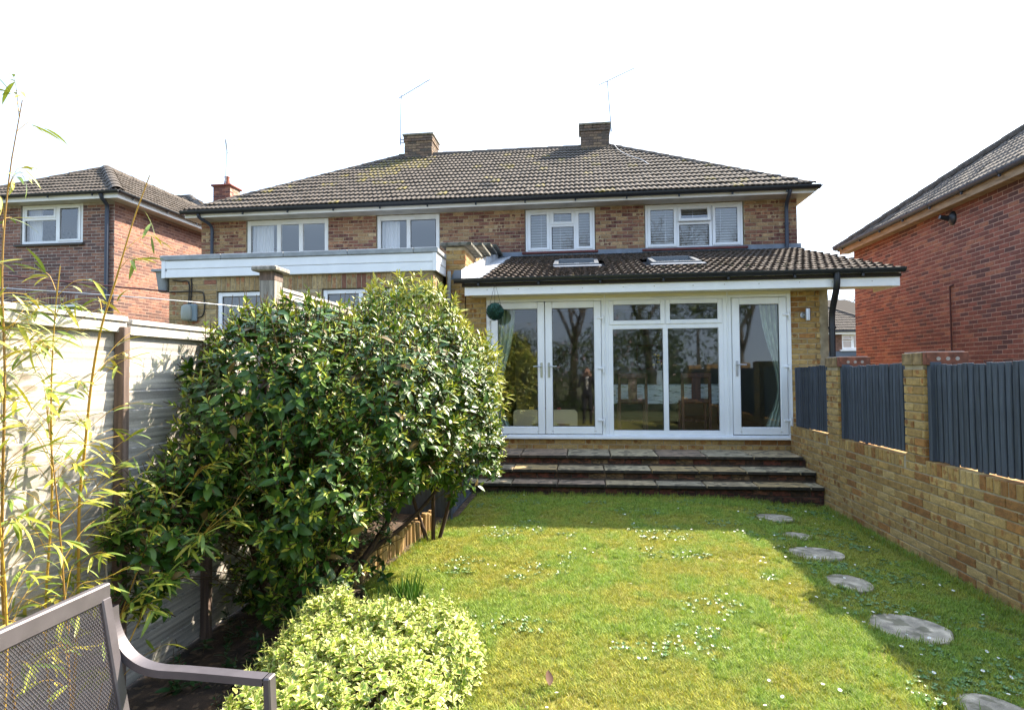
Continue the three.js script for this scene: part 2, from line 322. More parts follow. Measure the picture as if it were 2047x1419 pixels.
/* tiles on a slope: E eave point at u=0, U along the eave, S up the slope; uMin(s), uMax(s) the limits, holes [u0,u1,s0,s1] */
function tiles(E, U, S, len, uMin, uMax, o = {}) {
  const N = U.clone().cross(S).normalize(), items = [], rot = new THREE.Matrix4().makeBasis(U, S, N), e = new THREE.Euler();
  const rows = Math.ceil(len / TG);
  for (let r = 0; r < rows; r++) {
    const s = r * TG, a = uMin(s), b = uMax(s); if (b - a < 0.05) continue;
    for (let u = Math.floor(a / TW) * TW; u < b; u += TW) {
      const c = u + TW / 2, sm = s + TG / 2; if (o.skip && o.skip(c, sm)) continue;
      if (u + TW < uMin(s + 0.36) - TW && u + TW < a) continue;
      const needL = u < Math.max(a, uMin(s + 0.36)), needR = u + TW > Math.min(b, uMax(s + 0.36));
      if (u > b || u + TW < a) continue;
      const mx = s + 0.36 > len ? 1 : 0;
      const g = needL || needR ? tileGeo(ri(8), 0, TW, needL ? (y) => uMin(s + Math.min(y, len - s)) - u : null, needR ? (y) => uMax(s + Math.min(y, len - s)) - u : null) : tileGeo(ri(8));
      e.set((R() - 0.5) * 0.02, (R() - 0.5) * 0.012, (R() - 0.5) * 0.012);
      const p = E.clone().addScaledVector(U, u).addScaledVector(S, s - (mx ? Math.max(0, s + 0.36 - len - 0.05) : 0)).addScaledVector(N, (R() - 0.5) * 0.006 + 0.03 * (fbm((u + E.x) * 0.7, s * 0.6 + E.z, 3) - 0.5)).addScaledVector(S, 0.02 * (fbm((u + E.x) * 1.5 + 30, r * 7.7, 2) - 0.5) + (R() < 0.03 ? -0.015 : 0));
      const m = rot.clone().multiply(_m.makeRotationFromEuler(e)).setPosition(p);
      items.push({ g, m: m.clone(), a: 0.06, c: p.clone().addScaledVector(U, TW / 2), mat: o.mat && o.mat(c, sm) });
    }
  }
  return items;
}
// half-round ridge or hip tiles from A to B
function ridgeItems(A, B, r = 0.12, L = 0.42) {
  const d = B.clone().sub(A), n = Math.max(1, Math.round(d.length() / L)), l = d.length() / n; d.normalize();
  const key = 'ridge' + r + '|' + l.toFixed(3); let g = geoCache.get(key);
  if (!g) { g = new THREE.CylinderGeometry(r * 0.96, r * 1.06, l * 1.06, 12, 1, true, -PI * 0.56, PI * 1.12); g = boxUV(g, 1); g.computeVertexNormals(); geoCache.set(key, g); }
  const side = d.clone().cross(UP).normalize(), up = side.clone().cross(d).normalize(), out = [];
  for (let k = 0; k < n; k++) { const p = A.clone().addScaledVector(d, (k + 0.5) * l).addScaledVector(up, -r * 0.35 + (R() - 0.5) * 0.008); out.push({ g, m: new THREE.Matrix4().makeBasis(side, d, up).setPosition(p), a: 0.1 }); }
  return out;
}
const poly = (...tris) => { const g = new THREE.BufferGeometry(); g.setAttribute('position', new THREE.Float32BufferAttribute(tris.flat().flatMap((p) => [p.x, p.y, p.z]), 3)); return boxUV(g); };
const quadT = (a, b, c, d) => [a, b, c, a, c, d];
// half-round gutter along +X or another axis from A to B, opening upwards
function gutterGeo(A, B, r = 0.056) {
  const s = new THREE.Shape(); s.absarc(0, 0, r, PI, 2 * PI, false); s.lineTo(r - 0.006, 0); s.absarc(0, 0, r - 0.006, 2 * PI, PI, true); s.closePath();
  const d = B.clone().sub(A), L = d.length(); d.normalize(); const g = new THREE.ExtrudeGeometry(s, { depth: L, bevelEnabled: false, curveSegments: 14 });
  const side = UP.clone().cross(d).normalize(); g.applyMatrix4(new THREE.Matrix4().makeBasis(side, UP, d).setPosition(A)); return g;
}
function gutter(parent, A, B, mat, r = 0.056, every = 0.95) {
  const g = part('gutter', gutterGeo(A, B, r), mat, parent), d = B.clone().sub(A), L = d.length(), n = Math.round(L / every); d.normalize();
  const s = UP.clone().cross(d).normalize();
  for (let k = 0; k < n; k++) { const p = A.clone().addScaledVector(d, (k + 0.4) * L / n); const cl = new MB(); cl.add(gutterGeo(p.clone().addScaledVector(d, -0.014), p.clone().addScaledVector(d, 0.014), r + 0.005)); cl.add(span(-0.016, 0.016, -0.03, 0.02, -0.016, 0.016).translate(p.x, p.y - r - 0.012, p.z)); part('bracket', cl.geo(), mat, g); }
  for (const p of [A, B]) part('end_cap', new THREE.CircleGeometry(r, 16, PI, PI).applyMatrix4(new THREE.Matrix4().makeBasis(s, UP, d).setPosition(p)), mat, g);
  return g;
}
// ---------------------------------------------------------------- windows facing +Z
function windowUnit(parent, x0, x1, y0, y1, z, cells, o = {}) {
  const fw = o.fw ?? 0.055, d = o.d ?? 0.07, mat = o.mat ?? M.upvc, b = new MB();
  const F = (a0, a1, b0, b1, zz = z, dd = d) => b.add(span(a0, a1, b0, b1, zz - dd, zz, 0.005));
  F(x0, x0 + fw, y0, y1); F(x1 - fw, x1, y0, y1); F(x0 + fw, x1 - fw, y1 - (o.head ?? fw), y1, z - 0.002); F(x0 + fw, x1 - fw, y0, y0 + fw, z - 0.002);
  for (const m of o.mull ?? []) F(m - fw * 0.55, m + fw * 0.55, y0 + fw, y1 - (o.head ?? fw), z - 0.003);
  for (const [t, a, c] of o.trans ?? []) F(a, c, t - fw * 0.55, t + fw * 0.55, z - 0.004);
  const w = part(o.name ?? 'window', b.geo(), mat, parent);
  for (const [a0, a1, b0, b1, sw, tilt] of cells) {
    if (sw) {
      const s = new MB(), zz = z + 0.014; s.add(span(a0, a0 + sw, b0, b1, zz - 0.06, zz, 0.006)); s.add(span(a1 - sw, a1, b0, b1, zz - 0.06, zz, 0.006)); s.add(span(a0 + sw, a1 - sw, b1 - sw, b1, zz - 0.061, zz - 0.001, 0.006)); s.add(span(a0 + sw, a1 - sw, b0, b0 + sw, zz - 0.061, zz - 0.001, 0.006));
      let g = s.geo(), pg = span(a0 + sw - 0.005, a1 - sw + 0.005, b0 + sw - 0.005, b1 - sw + 0.005, zz - 0.036, zz - 0.032, 0.0005);
      pg = new THREE.PlaneGeometry(a1 - a0 - 2 * sw + 0.01, b1 - b0 - 2 * sw + 0.01).translate((a0 + a1) / 2, (b0 + b1) / 2, zz - 0.03);
      if (tilt) { const T = new THREE.Matrix4().makeTranslation(0, b1, zz).multiply(new THREE.Matrix4().makeRotationX(-tilt)).multiply(new THREE.Matrix4().makeTranslation(0, -b1, -zz)); g.applyMatrix4(T); pg.applyMatrix4(T); }
      part('sash', g, mat, w); part('pane', pg, o.glass ?? M.glass, w);
    } else part('pane', new THREE.PlaneGeometry(a1 - a0 + 0.01, b1 - b0 + 0.01).translate((a0 + a1) / 2, (b0 + b1) / 2, z - 0.035), o.glass ?? M.glass, w);
    const bead = new MB(), q = sw || 0, i = 0.012, zz = sw ? z + 0.014 : z; // dark gasket round each pane
    const A0 = a0 + q, A1 = a1 - q, B0 = b0 + q, B1 = b1 - q;
    for (const [c0, c1, e0, e1] of [[A0, A0 + 0.006, B0, B1], [A1 - 0.006, A1, B0, B1], [A0, A1, B0, B0 + 0.006], [A0, A1, B1 - 0.006, B1]]) bead.add(sspan(c0, c1, e0, e1, zz - 0.034, zz - 0.022));
    if (!tilt) part('gasket', bead.geo(), M.gutter, w);
  }
  return w;
}
function curtainGeo(x0, x1, y0, y1, z, waves, amp, tieY, tieX) {
  const nx = waves * 6, ny = 16, g = new THREE.PlaneGeometry(1, 1, nx, ny), P = g.attributes.position;
  for (let k = 0; k < P.count; k++) {
    const u = P.getX(k) + 0.5, v = P.getY(k) + 0.5, y = lerp(y0, y1, v); let a = x0, b = x1;
    if (tieY !== undefined) { const t = 1 - Math.exp(-Math.pow((y - tieY) / (y > tieY ? 0.75 : 0.5), 2)); a = lerp(tieX[0], x0, t); b = lerp(tieX[1], x1, t); }
    P.setXYZ(k, lerp(a, b, u), y, z + Math.sin(u * waves * 2 * PI + noise(v * 2, 3) * 2) * amp * (0.6 + 0.4 * noise(u * 5, v * 3)) + 0.02 * noise(u * 3 + 7, v * 2));
  }
  g.computeVertexNormals(); return g;
}
M.curtainWhite = new THREE.MeshPhysicalMaterial({ color: 0xe6e8ea, roughness: 0.95, side: THREE.DoubleSide, transmission: 0.3, thickness: 0 });
M.curtainGreen = std(0xffffff, 0.95, { map: mottled(0x9fb2a4, 0.22, 0.5, { f: 10 }) });
M.plaster = std(0xb9b3a2, 0.95);
M.plasterGreen = std(0x6f786a, 0.95);
M.roomDark = std(0xb8b3a8, 0.95);

// ================================================================ GROUND
const lawnY = (x, z) => -0.09 * smooth(1.4, 2.9, x) + 0.018 * (fbm(x * 0.9 + 40, z * 0.9 + 12, 3) - 0.5) - 0.02 * smooth(-0.9, -1.6, x);
{
  const g = new THREE.PlaneGeometry(400, 400, 1, 1).rotateX(-PI / 2).translate(0, -0.32, -60); const uv = g.attributes.uv; for (let k = 0; k < uv.count; k++) uv.setXY(k, uv.getX(k) * 400, uv.getY(k) * 400);
  const m = part('ground', g, std(0xffffff, 1, { map: mottled(0x5a5a3c, 0.4, 6, { f: 14 }) })); structure(m);
}
const soilTex = mottled(0x3e3024, 0.7, 0.8, { f: 12, grain: 1, spots: (c, x, y, pf) => mixc(c, [120, 98, 74], 0.6 * smooth(0.62, 0.7, pf(30, 30, 3))) });
M.soil = std(0xffffff, 1, { map: soilTex, bumpMap: soilTex, bumpScale: 0.03 });
M.turf = std(0xffffff, 1, { map: mottled(0x6b6a2a, 0.5, 0.9, { f: 12, grain: 1, spots: (c, x, y, pf) => mixc(c, [104, 92, 54], 0.6 * smooth(0.55, 0.7, pf(16, 16, 4))) }) });
// edge of the lawn towards the flower bed, by z
const bedEdge = (z) => (z < 2.5 ? -1.4 : z < 4.6 ? lerp(-1.46, -1.68, (z - 2.5) / 2.1) : z < 5.3 ? lerp(-1.68, -1.15, (z - 4.6) / 0.7) : lerp(-1.15, -0.55, clamp((z - 5.3) / 0.9)));
{
  const nx = 60, nz = 90, g = new THREE.PlaneGeometry(1, 1, nx, nz), P = g.attributes.position, U = g.attributes.uv;
  for (let k = 0; k < P.count; k++) { const x = lerp(-1.75, 2.93, P.getX(k) + 0.5), z = lerp(1.0, 10.5, P.getY(k) + 0.5); P.setXYZ(k, x, lawnY(x, z), z); U.setXY(k, x, z); }
  g.setIndex([...g.index.array].reverse()); g.computeVertexNormals(); structure(part('lawn', g, M.turf));
  const s = new THREE.PlaneGeometry(1, 1, 24, 100), Q = s.attributes.position, W = s.attributes.uv;
  for (let k = 0; k < Q.count; k++) { const u = Q.getX(k) + 0.5, z = lerp(0.9, 10.5, Q.getY(k) + 0.5), x = lerp(-2.35, bedEdge(z) + 0.06, u); Q.setXYZ(k, x, 0.012 + 0.05 * fbm(x * 5, z * 5, 3) * Math.sin(Math.min(1, u * 1.02) * PI) + 0.03 * (1 - u), z); W.setXY(k, x, z); }
  s.setIndex([...s.index.array].reverse()); s.computeVertexNormals(); structure(part('flower_bed', s, M.soil));
}

// ================================================================ MAIN HOUSE
const ZW = -3.65, HX0 = -8.55, HX1 = 4.4;
const house = thing('semi_detached_house', 'pair of brown brick houses with a grey tiled hipped roof and two chimneys', 'house', [-2, -0.3, ZW]);
{
  const o = V(HX0, 0, ZW), W = HX1 - HX0, hole = (a, b, c, d) => [a - HX0, b - HX0, c, d];
  const holes = [hole(-7.46, -5.53, 4.0, 5.04), hole(-4.42, -3.0, 4.0, 5.04), hole(-1.14, 0.345, 4.115, 5.04), hole(1.37, 3.355, 4.1, 5.04)];
  const wall = part('wall', wallCore(o, AX, AZ, W, -0.3, 5.06, [...holes, hole(-1.65, 3.2, 0.6, 2.85)], 0.25), M.mortarBuff, house);
  pieces(wall, 'brick', bricks(o, AX, AZ, W, 3.015, 5.06, { holes, skip: (u, v) => v < 3.9 && u > 7.2 }), M.brickMixed, 'small_bricks');
  const side = part('wall', merge(sspan(HX0 + 0.01, HX0 + 0.25, -0.3, 5.06, -10.8, ZW - 0.26), sspan(HX1 - 0.25, HX1 - 0.01, -0.3, 5.06, -10.8, ZW - 0.26), sspan(HX0, HX1, -0.3, 5.06, -11.05, -10.8)), M.brickMixed, house);
  side.geometry = boxUV(side.geometry, 0.4);
  // the rooms behind the upper windows
  part('floor', sspan(HX0 + 0.26, HX1 - 0.26, 2.95, 3.1, -10.7, ZW - 0.27), M.roomDark, house);
  part('room_wall', merge(sspan(HX0 + 0.26, HX1 - 0.26, 3.1, 5.02, -7.3, -7.2), sspan(-5.1, -5.0, 3.1, 5.02, -7.1, ZW - 0.3), sspan(-1.95, -1.85, 3.1, 5.02, -7.1, ZW - 0.3), sspan(0.8, 0.9, 3.1, 5.02, -7.1, ZW - 0.3)), M.roomDark, house);
  part('ceiling', sspan(HX0 + 0.26, HX1 - 0.26, 5.02, 5.06, -10.7, ZW - 0.27), M.roomDark, house);
  // eaves
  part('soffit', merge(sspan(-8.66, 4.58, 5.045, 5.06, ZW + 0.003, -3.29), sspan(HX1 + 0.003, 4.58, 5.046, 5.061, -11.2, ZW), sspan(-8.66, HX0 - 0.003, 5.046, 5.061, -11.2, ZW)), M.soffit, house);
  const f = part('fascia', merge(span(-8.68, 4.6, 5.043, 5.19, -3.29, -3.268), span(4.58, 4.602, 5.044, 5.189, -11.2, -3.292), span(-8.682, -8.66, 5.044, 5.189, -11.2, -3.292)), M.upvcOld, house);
  gutter(house, V(-8.72, 5.172, -3.2), V(4.68, 5.172, -3.2), M.gutter, 0.074, 1.05);
  part('gutter', gutterGeo(V(4.66, 5.172, -3.15), V(4.66, 5.172, -11.2), 0.06), M.gutter, house);
  // roof
  const eY = 5.2, L = V(-8.7, eY, -3.25), Rr = V(4.62, eY, -3.25), RL = V(-4.98, 7.66, -7.2), RR = V(0.87, 7.66, -7.2), LB = V(-8.7, eY, -11.15), RB = V(4.62, eY, -11.15);
  const dz = V(0, -0.03, 0), s = (v) => v.clone().add(dz);
  const deck = part('roof', poly(...quadT(s(L), s(Rr), s(RR), s(RL)), s(Rr), s(RB), s(RR), s(LB), s(L), s(RL), ...quadT(s(RB), s(LB), s(RL), s(RR))), M.deck, house);
  const S = V(0, RL.y - L.y, RL.z - L.z), sl = S.length(); S.normalize();
  const lich = (u, q) => { const x = u - 8.7; return fbm(x * 0.8 + 3, q * 0.8 + 5, 3) + 0.55 * Math.exp(-(((x + 4.9) / 1.1) ** 2) - ((q - 3.6) / 1.4) ** 2) > 0.92 || R() < 0.03 + 0.1 * smooth(0.5, 0.7, fbm(x * 0.9 + 70, q + 9, 3)) ? M.tileLichen : undefined; };
  const it = tiles(L, AX, S, sl, (q) => q / sl * (RL.x - L.x), (q) => Rr.x - L.x - q / sl * (Rr.x - RR.x), { mat: lich });
  const a = it.filter((t) => !t.mat), b = it.filter((t) => t.mat);
  pieces(deck, 'roof_tile', a, M.tile, 'small_roof_tiles', 270); pieces(deck, 'roof_tile', b, M.tileLichen, 'small_roof_tiles', 30);
  pieces(deck, 'ridge_tile', [...ridgeItems(RL, RR), ...ridgeItems(L.clone().add(V(0.1, 0.03, -0.1)), RL, 0.11), ...ridgeItems(Rr.clone().add(V(-0.1, 0.03, -0.1)), RR, 0.11)], M.tile, 'small_ridge_tiles');
  // chimneys
  const chimney = (x0, x1, y1, z0, z1, potX, potR, potH, potMat) => {
    const c = part('chimney', sspan(x0 + 0.006, x1 - 0.006, 6.9, y1, z1 + 0.006, z0 - 0.006), M.mortarDark, house);
    const W = x1 - x0, Dp = z0 - z1, b = [...bricks(V(x0, 0, z0), AX, AZ, W, 7.425, y1 - 0.02, {}), ...bricks(V(x1, 0, z0), AZn, AX, Dp, 7.425, y1 - 0.02, {}), ...bricks(V(x0, 0, z1), AZ, AXn, Dp, 7.425, y1 - 0.02, {})];
    b.push(...bricks(V(x0 - 0.025, 0, z0 + 0.025), AX, AZ, W + 0.05, y1 - 0.19, y1 - 0.05, {}), ...bricks(V(x1 + 0.025, 0, z0 + 0.025), AZn, AX, Dp + 0.05, y1 - 0.19, y1 - 0.05, {}));
    pieces(c, 'brick', b, M.brickChimney, 'small_bricks');
    part('cap', span(x0 - 0.05, x1 + 0.05, y1 - 0.035, y1 + 0.025, z1 - 0.05, z0 + 0.05, 0.015), M.concrete, c);
    part('chimney_pot', new THREE.LatheGeometry([[0.0, 0], [potR, 0], [potR * 0.95, potH * 0.5], [potR * 1.12, potH * 0.7], [potR * 1.1, potH], [potR * 0.8, potH]].map((p) => new THREE.Vector2(...p)), 16).translate(potX, y1 + 0.024, (z0 + z1) / 2), potMat, c);
  };
  M.brickChimney = brickMat(brickAtlas([[0x6c5c50, 4], [0x75604f, 3], [0x5e544a, 3], [0x7e6a55, 1.4]], { amp: 0.4, stain: 0.25 }));
  M.terracotta = std(0xffffff, 0.9, { map: mottled(0x8a5644, 0.2, 0.5) }); M.sooty = std(0x44413c, 0.9);
  chimney(-4.8, -4.02, 8.2, -7.0, -7.75, -4.22, 0.07, 0.1, M.sooty);
  chimney(0.08, 0.84, 8.22, -7.0, -7.75, 0.3, 0.13, 0.09, M.terracotta);
  // windows
  const zf = ZW - 0.03;
  const w1 = windowUnit(house, -7.45, -5.54, 4.0, 5.035, zf, [[-7.36, -6.74, 4.06, 4.93], [-6.66, -6.22, 4.06, 4.93], [-6.14, -5.63, 4.06, 4.93]].map((c, i) => [c[0] - 0.03 * (i > 0), c[1] + 0.03 * (i < 2), c[2], c[3]]), { fw: 0.085, head: 0.11, mull: [-6.7, -6.18], mat: M.upvcOld });
  windowUnit(house, -4.41, -3.01, 4.0, 5.035, zf, [[-4.32, -3.75, 4.06, 4.92], [-3.66, -3.1, 4.06, 4.92]], { fw: 0.08, head: 0.11, mull: [-3.705], mat: M.upvcOld });
  windowUnit(house, -1.13, 0.335, 4.12, 5.035, zf, [[-1.08, -0.62, 4.16, 4.98, 0.06], [-0.56, -0.12, 4.18, 4.66], [-0.58, -0.1, 4.7, 4.985, 0.055], [-0.06, 0.285, 4.16, 4.98, 0.06]].map((c, i) => (i === 3 ? [-0.06, 0.29, ...c.slice(2)] : c)), { fw: 0.05, mull: [-0.6, -0.08], trans: [[4.68, -0.58, -0.1]] });
  const w4 = windowUnit(house, 1.38, 3.345, 4.11, 5.035, zf, [[1.43, 2.02, 4.15, 4.985, 0.06], [2.08, 2.66, 4.17, 4.6], [2.05, 2.7, 4.66, 4.985, 0.06, 0.16], [2.74, 3.295, 4.15, 4.985, 0.06]], { fw: 0.05, mull: [2.045, 2.705], trans: [[4.63, 2.06, 2.69]] });
  M.sillRed = std(0xffffff, 0.7, { map: mottled(0x6a3430, 0.2, 0.6) });
  part('window_sill', span(-1.2, 0.4, 4.075, 4.118, ZW - 0.05, ZW + 0.06), M.sillRed, house);
  part('window_sill', span(1.31, 3.42, 4.062, 4.105, ZW - 0.05, ZW + 0.06), M.sillRed, house);
  for (const [x, w] of [[-6.45, 0.32], [-3.7, 0.3]]) part('trickle_vent', span(x - w / 2, x + w / 2, 4.955, 4.985, zf, zf + 0.014, 0.006), M.upvc, house);
  // downpipes
  part('downpipe', tube([[-8.33, 5.15, -3.2], [-8.33, 5.05, -3.25], [-8.25, 4.95, -3.5], [-8.24, 4.88, -3.57], [-8.24, 4.6, -3.58], [-8.24, 3.3, -3.58]], 0.036, 40), M.gutterGrey, house);
  part('downpipe', tube([[4.13, 5.15, -3.2], [4.13, 5.05, -3.25], [4.16, 4.94, -3.5], [4.17, 4.86, -3.57], [4.17, 4.5, -3.58], [4.17, 3.9, -3.58]], 0.038, 40), M.gutterGrey, house);
  part('pipe_clip', new THREE.CylinderGeometry(0.046, 0.046, 0.03, 14).translate(4.17, 4.52, -3.58), M.gutterGrey, house);
}
// curtains and blinds hang in the rooms
tag(part('curtain', curtainGeo(-7.4, -6.9, 3.9, 4.98, ZW - 0.22, 6, 0.03), M.curtainWhite), 'white curtain at the left of the wide three light upper window', 'curtain');
tag(part('curtain', curtainGeo(-4.36, -3.95, 3.9, 4.98, ZW - 0.22, 5, 0.03), M.curtainWhite), 'white curtain in the two light upper window beside the parapet wall', 'curtain');
function blind(x0, x1, y0, y1, label) {
  const t = thing('window_blind', label, 'blind', [(x0 + x1) / 2, y0, ZW - 0.2]), n = Math.round((y1 - y0) / 0.056), sl = new THREE.PlaneGeometry(x1 - x0, 0.062, 1, 2).rotateX(-PI / 2 + 0.42);
  const P = sl.attributes.position; sl.computeVertexNormals();
  for (let k = 0; k < n; k++) part('slat', sl, M.slat, t, V((x0 + x1) / 2, y0 + (k + 0.5) * (y1 - y0) / n, ZW - 0.17));
  for (const q of [0.2, 0.5, 0.8]) part('ladder_cord', rod(V(lerp(x0, x1, q), y0, ZW - 0.135), V(lerp(x0, x1, q), y1, ZW - 0.135), 0.003, 0.003, 5), M.upvc, t);
}
M.slat = std(0xe9ebe6, 0.5);
blind(-1.07, 0.28, 4.14, 5.0, 'white slatted blind inside the smaller upper window above the first rooflight');
blind(1.43, 3.3, 4.13, 5.0, 'white slatted blind inside the wide upper window with one light open');

// aerials
function aerial(label, mast, boomA, boomB, nEl, elLen, vert, base) {
  const t = thing('television_aerial', label, 'aerial', [mast[0].x, mast[0].y, mast[0].z]);
  part('mast', rod(mast[0], mast[1], 0.018, 0.016), M.aerial, t); part('boom', rod(boomA, boomB, 0.011), M.aerial, t);
  const d = boomB.clone().sub(boomA), e = vert ? UP.clone() : d.clone().cross(UP).normalize();
  for (let k = 0; k < nEl; k++) { const c = boomA.clone().addScaledVector(d, 0.12 + 0.86 * k / (nEl - 1)), l = elLen * (1 - 0.35 * k / nEl) / 2; part('element', rod(c.clone().addScaledVector(e, -l), c.clone().addScaledVector(e, l), 0.0045, 0.0045, 5), M.aerial, t); }
  if (base) for (const b of base) part('bracket', rod(b[0], b[1], 0.014), M.aerial, t);
}
aerial('tall aerial pole with its boom tilted up, on the left chimney', [V(-4.93, 7.95, -7.05), V(-4.9, 9.35, -7.05)], V(-4.98, 9.27, -7.05), V(-4.16, 9.9, -7.35), 14, 0.3, false, [[V(-4.93, 8.02, -7.05), V(-4.78, 8.02, -7.1)], [V(-4.93, 8.1, -7.05), V(-4.78, 8.1, -7.1)]]);
aerial('leaning thin aerial with a long boom, on the right chimney', [V(0.9, 7.98, -7.0), V(0.81, 9.35, -7.0)], V(0.55, 9.25, -7.0), V(1.54, 9.76, -7.2), 16, 0.26, false, [[V(0.9, 8.05, -7.0), V(0.8, 8.05, -7.06)]]);
tag(part('roof_cable', tube([[0.86, 8.02, -6.98], [0.95, 7.72, -7.05], [1.05, 7.3, -6.5], [1.25, 6.9, -5.85], [1.5, 6.6, -5.35], [1.62, 6.33, -4.92]], 0.006, 60, 5), M.upvcOld), 'thin pale cable trailing down the tiles from the right chimney', 'cable');
// ================================================================ REAR EXTENSION WITH PATIO DOORS
const ext = thing('rear_extension', 'yellow brick rear extension with white patio doors under a low tiled roof', 'extension', [0.8, 0, 0]);
const rs = 0.275, roofY = (z) => 2.885 + (0.42 - z) * rs; // slope of the lean-to roof
{
  const f = AZ;
  // front wall: left pier, right pier, plinth
  const wl = part('wall', wallCore(V(-1.72, 0, 0), AX, f, 0.315, -0.2, 2.9, [], 0.25), M.mortarBuff, ext);
  pieces(wl, 'brick', bricks(V(-1.72, 0, 0), AX, f, 0.315, 0.375, 2.9, {}), M.brickYellow, 'small_bricks');
  const wr = part('wall', wallCore(V(2.985, 0, 0), AX, f, 0.52, -0.2, 2.9, [], 0.25), M.mortarBuff, ext);
  pieces(wr, 'brick', [...bricks(V(2.985, 0, 0), AX, f, 0.4, 0.0, 2.9, { tooth: 0.03 }), ...bricks(V(3.39, 0, -0.03), AX, f, 0.115, 0.0, 2.9, {})], M.brickYellow, 'small_bricks');
  const pl = part('plinth', wallCore(V(-1.4, 0, 0.03), AX, f, 4.38, -0.2, 0.585, [], 0.2), M.mortarBuff, ext);
  pieces(pl, 'brick', bricks(V(-1.4, 0, 0.03), AX, f, 4.38, 0.435, 0.59, {}), M.brickYellow, 'small_bricks');
  // side wall, sunlit
  const wsS = new THREE.Shape([[0, -0.2], [3.6, -0.2], [3.6, roofY(-3.63) - 0.12], [0, roofY(-0.03) - 0.12]].map((p) => new THREE.Vector2(...p)));
  const ws = part('wall', boxUV(new THREE.ExtrudeGeometry(wsS, { depth: 0.24, bevelEnabled: false }).translate(0, 0, -0.247).applyMatrix4(new THREE.Matrix4().makeBasis(AZn, UP, AX).setPosition(V(3.505, 0, -0.03)))), M.mortarBuff, ext);
  pieces(ws, 'brick', bricks(V(3.505, 0, -0.03), AZn, AX, 3.5, 0.45, 3.6, { tooth: 0.02, skip: (u, v) => v > roofY(-0.03 - u) - 0.19 }), M.brickYellow, 'small_bricks');
  // lintel board, fascia, soffit
  part('lintel_board', sspan(-1.4, 2.985, 2.66, 2.88, -0.05, 0.025), M.cream, ext);
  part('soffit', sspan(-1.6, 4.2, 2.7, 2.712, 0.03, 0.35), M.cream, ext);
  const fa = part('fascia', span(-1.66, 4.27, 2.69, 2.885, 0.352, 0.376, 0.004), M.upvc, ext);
  part('fascia_end', span(4.2, 4.272, 2.688, 2.887, 0.354, 0.379, 0.004), M.upvc, ext); part('fascia_end', span(-1.662, -1.6, 2.688, 2.887, 0.354, 0.379, 0.004), M.upvc, ext);
  for (let x = -1.35; x < 4.1; x += 0.48) for (const y of [2.765]) part('nail_cap', new THREE.SphereGeometry(0.008, 8, 5).scale(1, 1, 0.5).translate(x + rr(-0.05, 0.05), y + rr(-0.004, 0.004), 0.377), M.soffit, ext);
  part('end_rafter', span(4.24, 4.27, 2.69, 2.87, -0.3, 0.35), M.upvc, ext);
  gutter(ext, V(-1.8, 2.925, 0.44), V(4.3, 2.925, 0.44), M.gutter, 0.062, 0.92);
  part('downpipe', tube([[3.45, 2.88, 0.44], [3.45, 2.74, 0.43], [3.46, 2.66, 0.38], [3.5, 2.44, 0.16], [3.51, 2.34, 0.1], [3.51, 2.0, 0.09], [3.51, 0, 0.09]], 0.043, 60), M.gutter, ext);
  part('pipe_clip', new THREE.CylinderGeometry(0.052, 0.052, 0.035, 14).translate(3.51, 2.16, 0.092), M.gutter, ext);
  // roof: deck with two openings for the rooflights
  const sk = [[-0.44, 0.33, -1.2, -2.05], [1.21, 2.0, -1.12, -1.98]], z0 = 0.4, z1 = -3.64, x0 = -1.7, x1 = 4.28, n = V(0, 1, 0), b = [];
  const sheet = (xa, xb, za, zb) => { const t = 0.05, A = (x, z, d) => V(x, roofY(z) - 0.03 - d, z); b.push(...quadT(A(xa, za, 0), A(xb, za, 0), A(xb, zb, 0), A(xa, zb, 0)), ...quadT(A(xa, za, t), A(xb, za, t), A(xb, zb, t), A(xa, zb, t)), ...quadT(A(xa, za, 0), A(xa, za, t), A(xa, zb, t), A(xa, zb, 0)), ...quadT(A(xb, za, 0), A(xb, za, t), A(xb, zb, t), A(xb, zb, 0)), ...quadT(A(xa, za, 0), A(xb, za, 0), A(xb, za, t), A(xa, za, t))); };
  sheet(x0, x1, z0, -1.1); sheet(x0, x1, -2.06, z1); sheet(x0, -0.45, -1.1, -2.06); sheet(0.34, 1.2, -1.1, -2.06); sheet(2.01, x1, -1.1, -2.06);
  const deck = part('roof', poly(b), M.deck, ext), S = V(0, rs, -1).normalize(), k = Math.hypot(1, rs);
  const it = tiles(V(-1.45, roofY(0.42), 0.42), AX, S, 4.04 * k, () => 0, () => 5.76, { skip: (u, s) => { const x = u - 1.45, z = 0.42 - s / k; return sk.some((q) => x > q[0] - 0.06 && x < q[1] + 0.06 && z < q[2] + 0.12 && z > q[3] - 0.1); } });
  pieces(deck, 'roof_tile', it, M.tileBrown, 'small_roof_tiles');
  // moss on the tiles
  { const mb = new MB(), mg = new THREE.IcosahedronGeometry(1, 1), c1 = [[0.05, 0.055, 0.02], [0.09, 0.06, 0.025], [0.03, 0.035, 0.015], [0.13, 0.1, 0.03]]; for (let q = 0; q < 420; q++) { const x = rr(-1.35, 4.2), z = 0.4 - Math.floor(rr(0, 13)) * TG / k - 0.01, r = rr(0.008, 0.026) * (fbm(x * 2, z * 2, 2) + 0.3); if (sk.some((w) => x > w[0] - 0.1 && x < w[1] + 0.1 && z < w[2] + 0.15 && z > w[3] - 0.15)) continue; mb.add(mg, new THREE.Matrix4().compose(V(x, roofY(z) + 0.035, z), new THREE.Quaternion(), V(r * 1.5, r * 0.8, r)), c1[ri(4)]); } stuff(part('moss', mb.geo(), std(0xffffff, 1, { vertexColors: true }), deck)); }
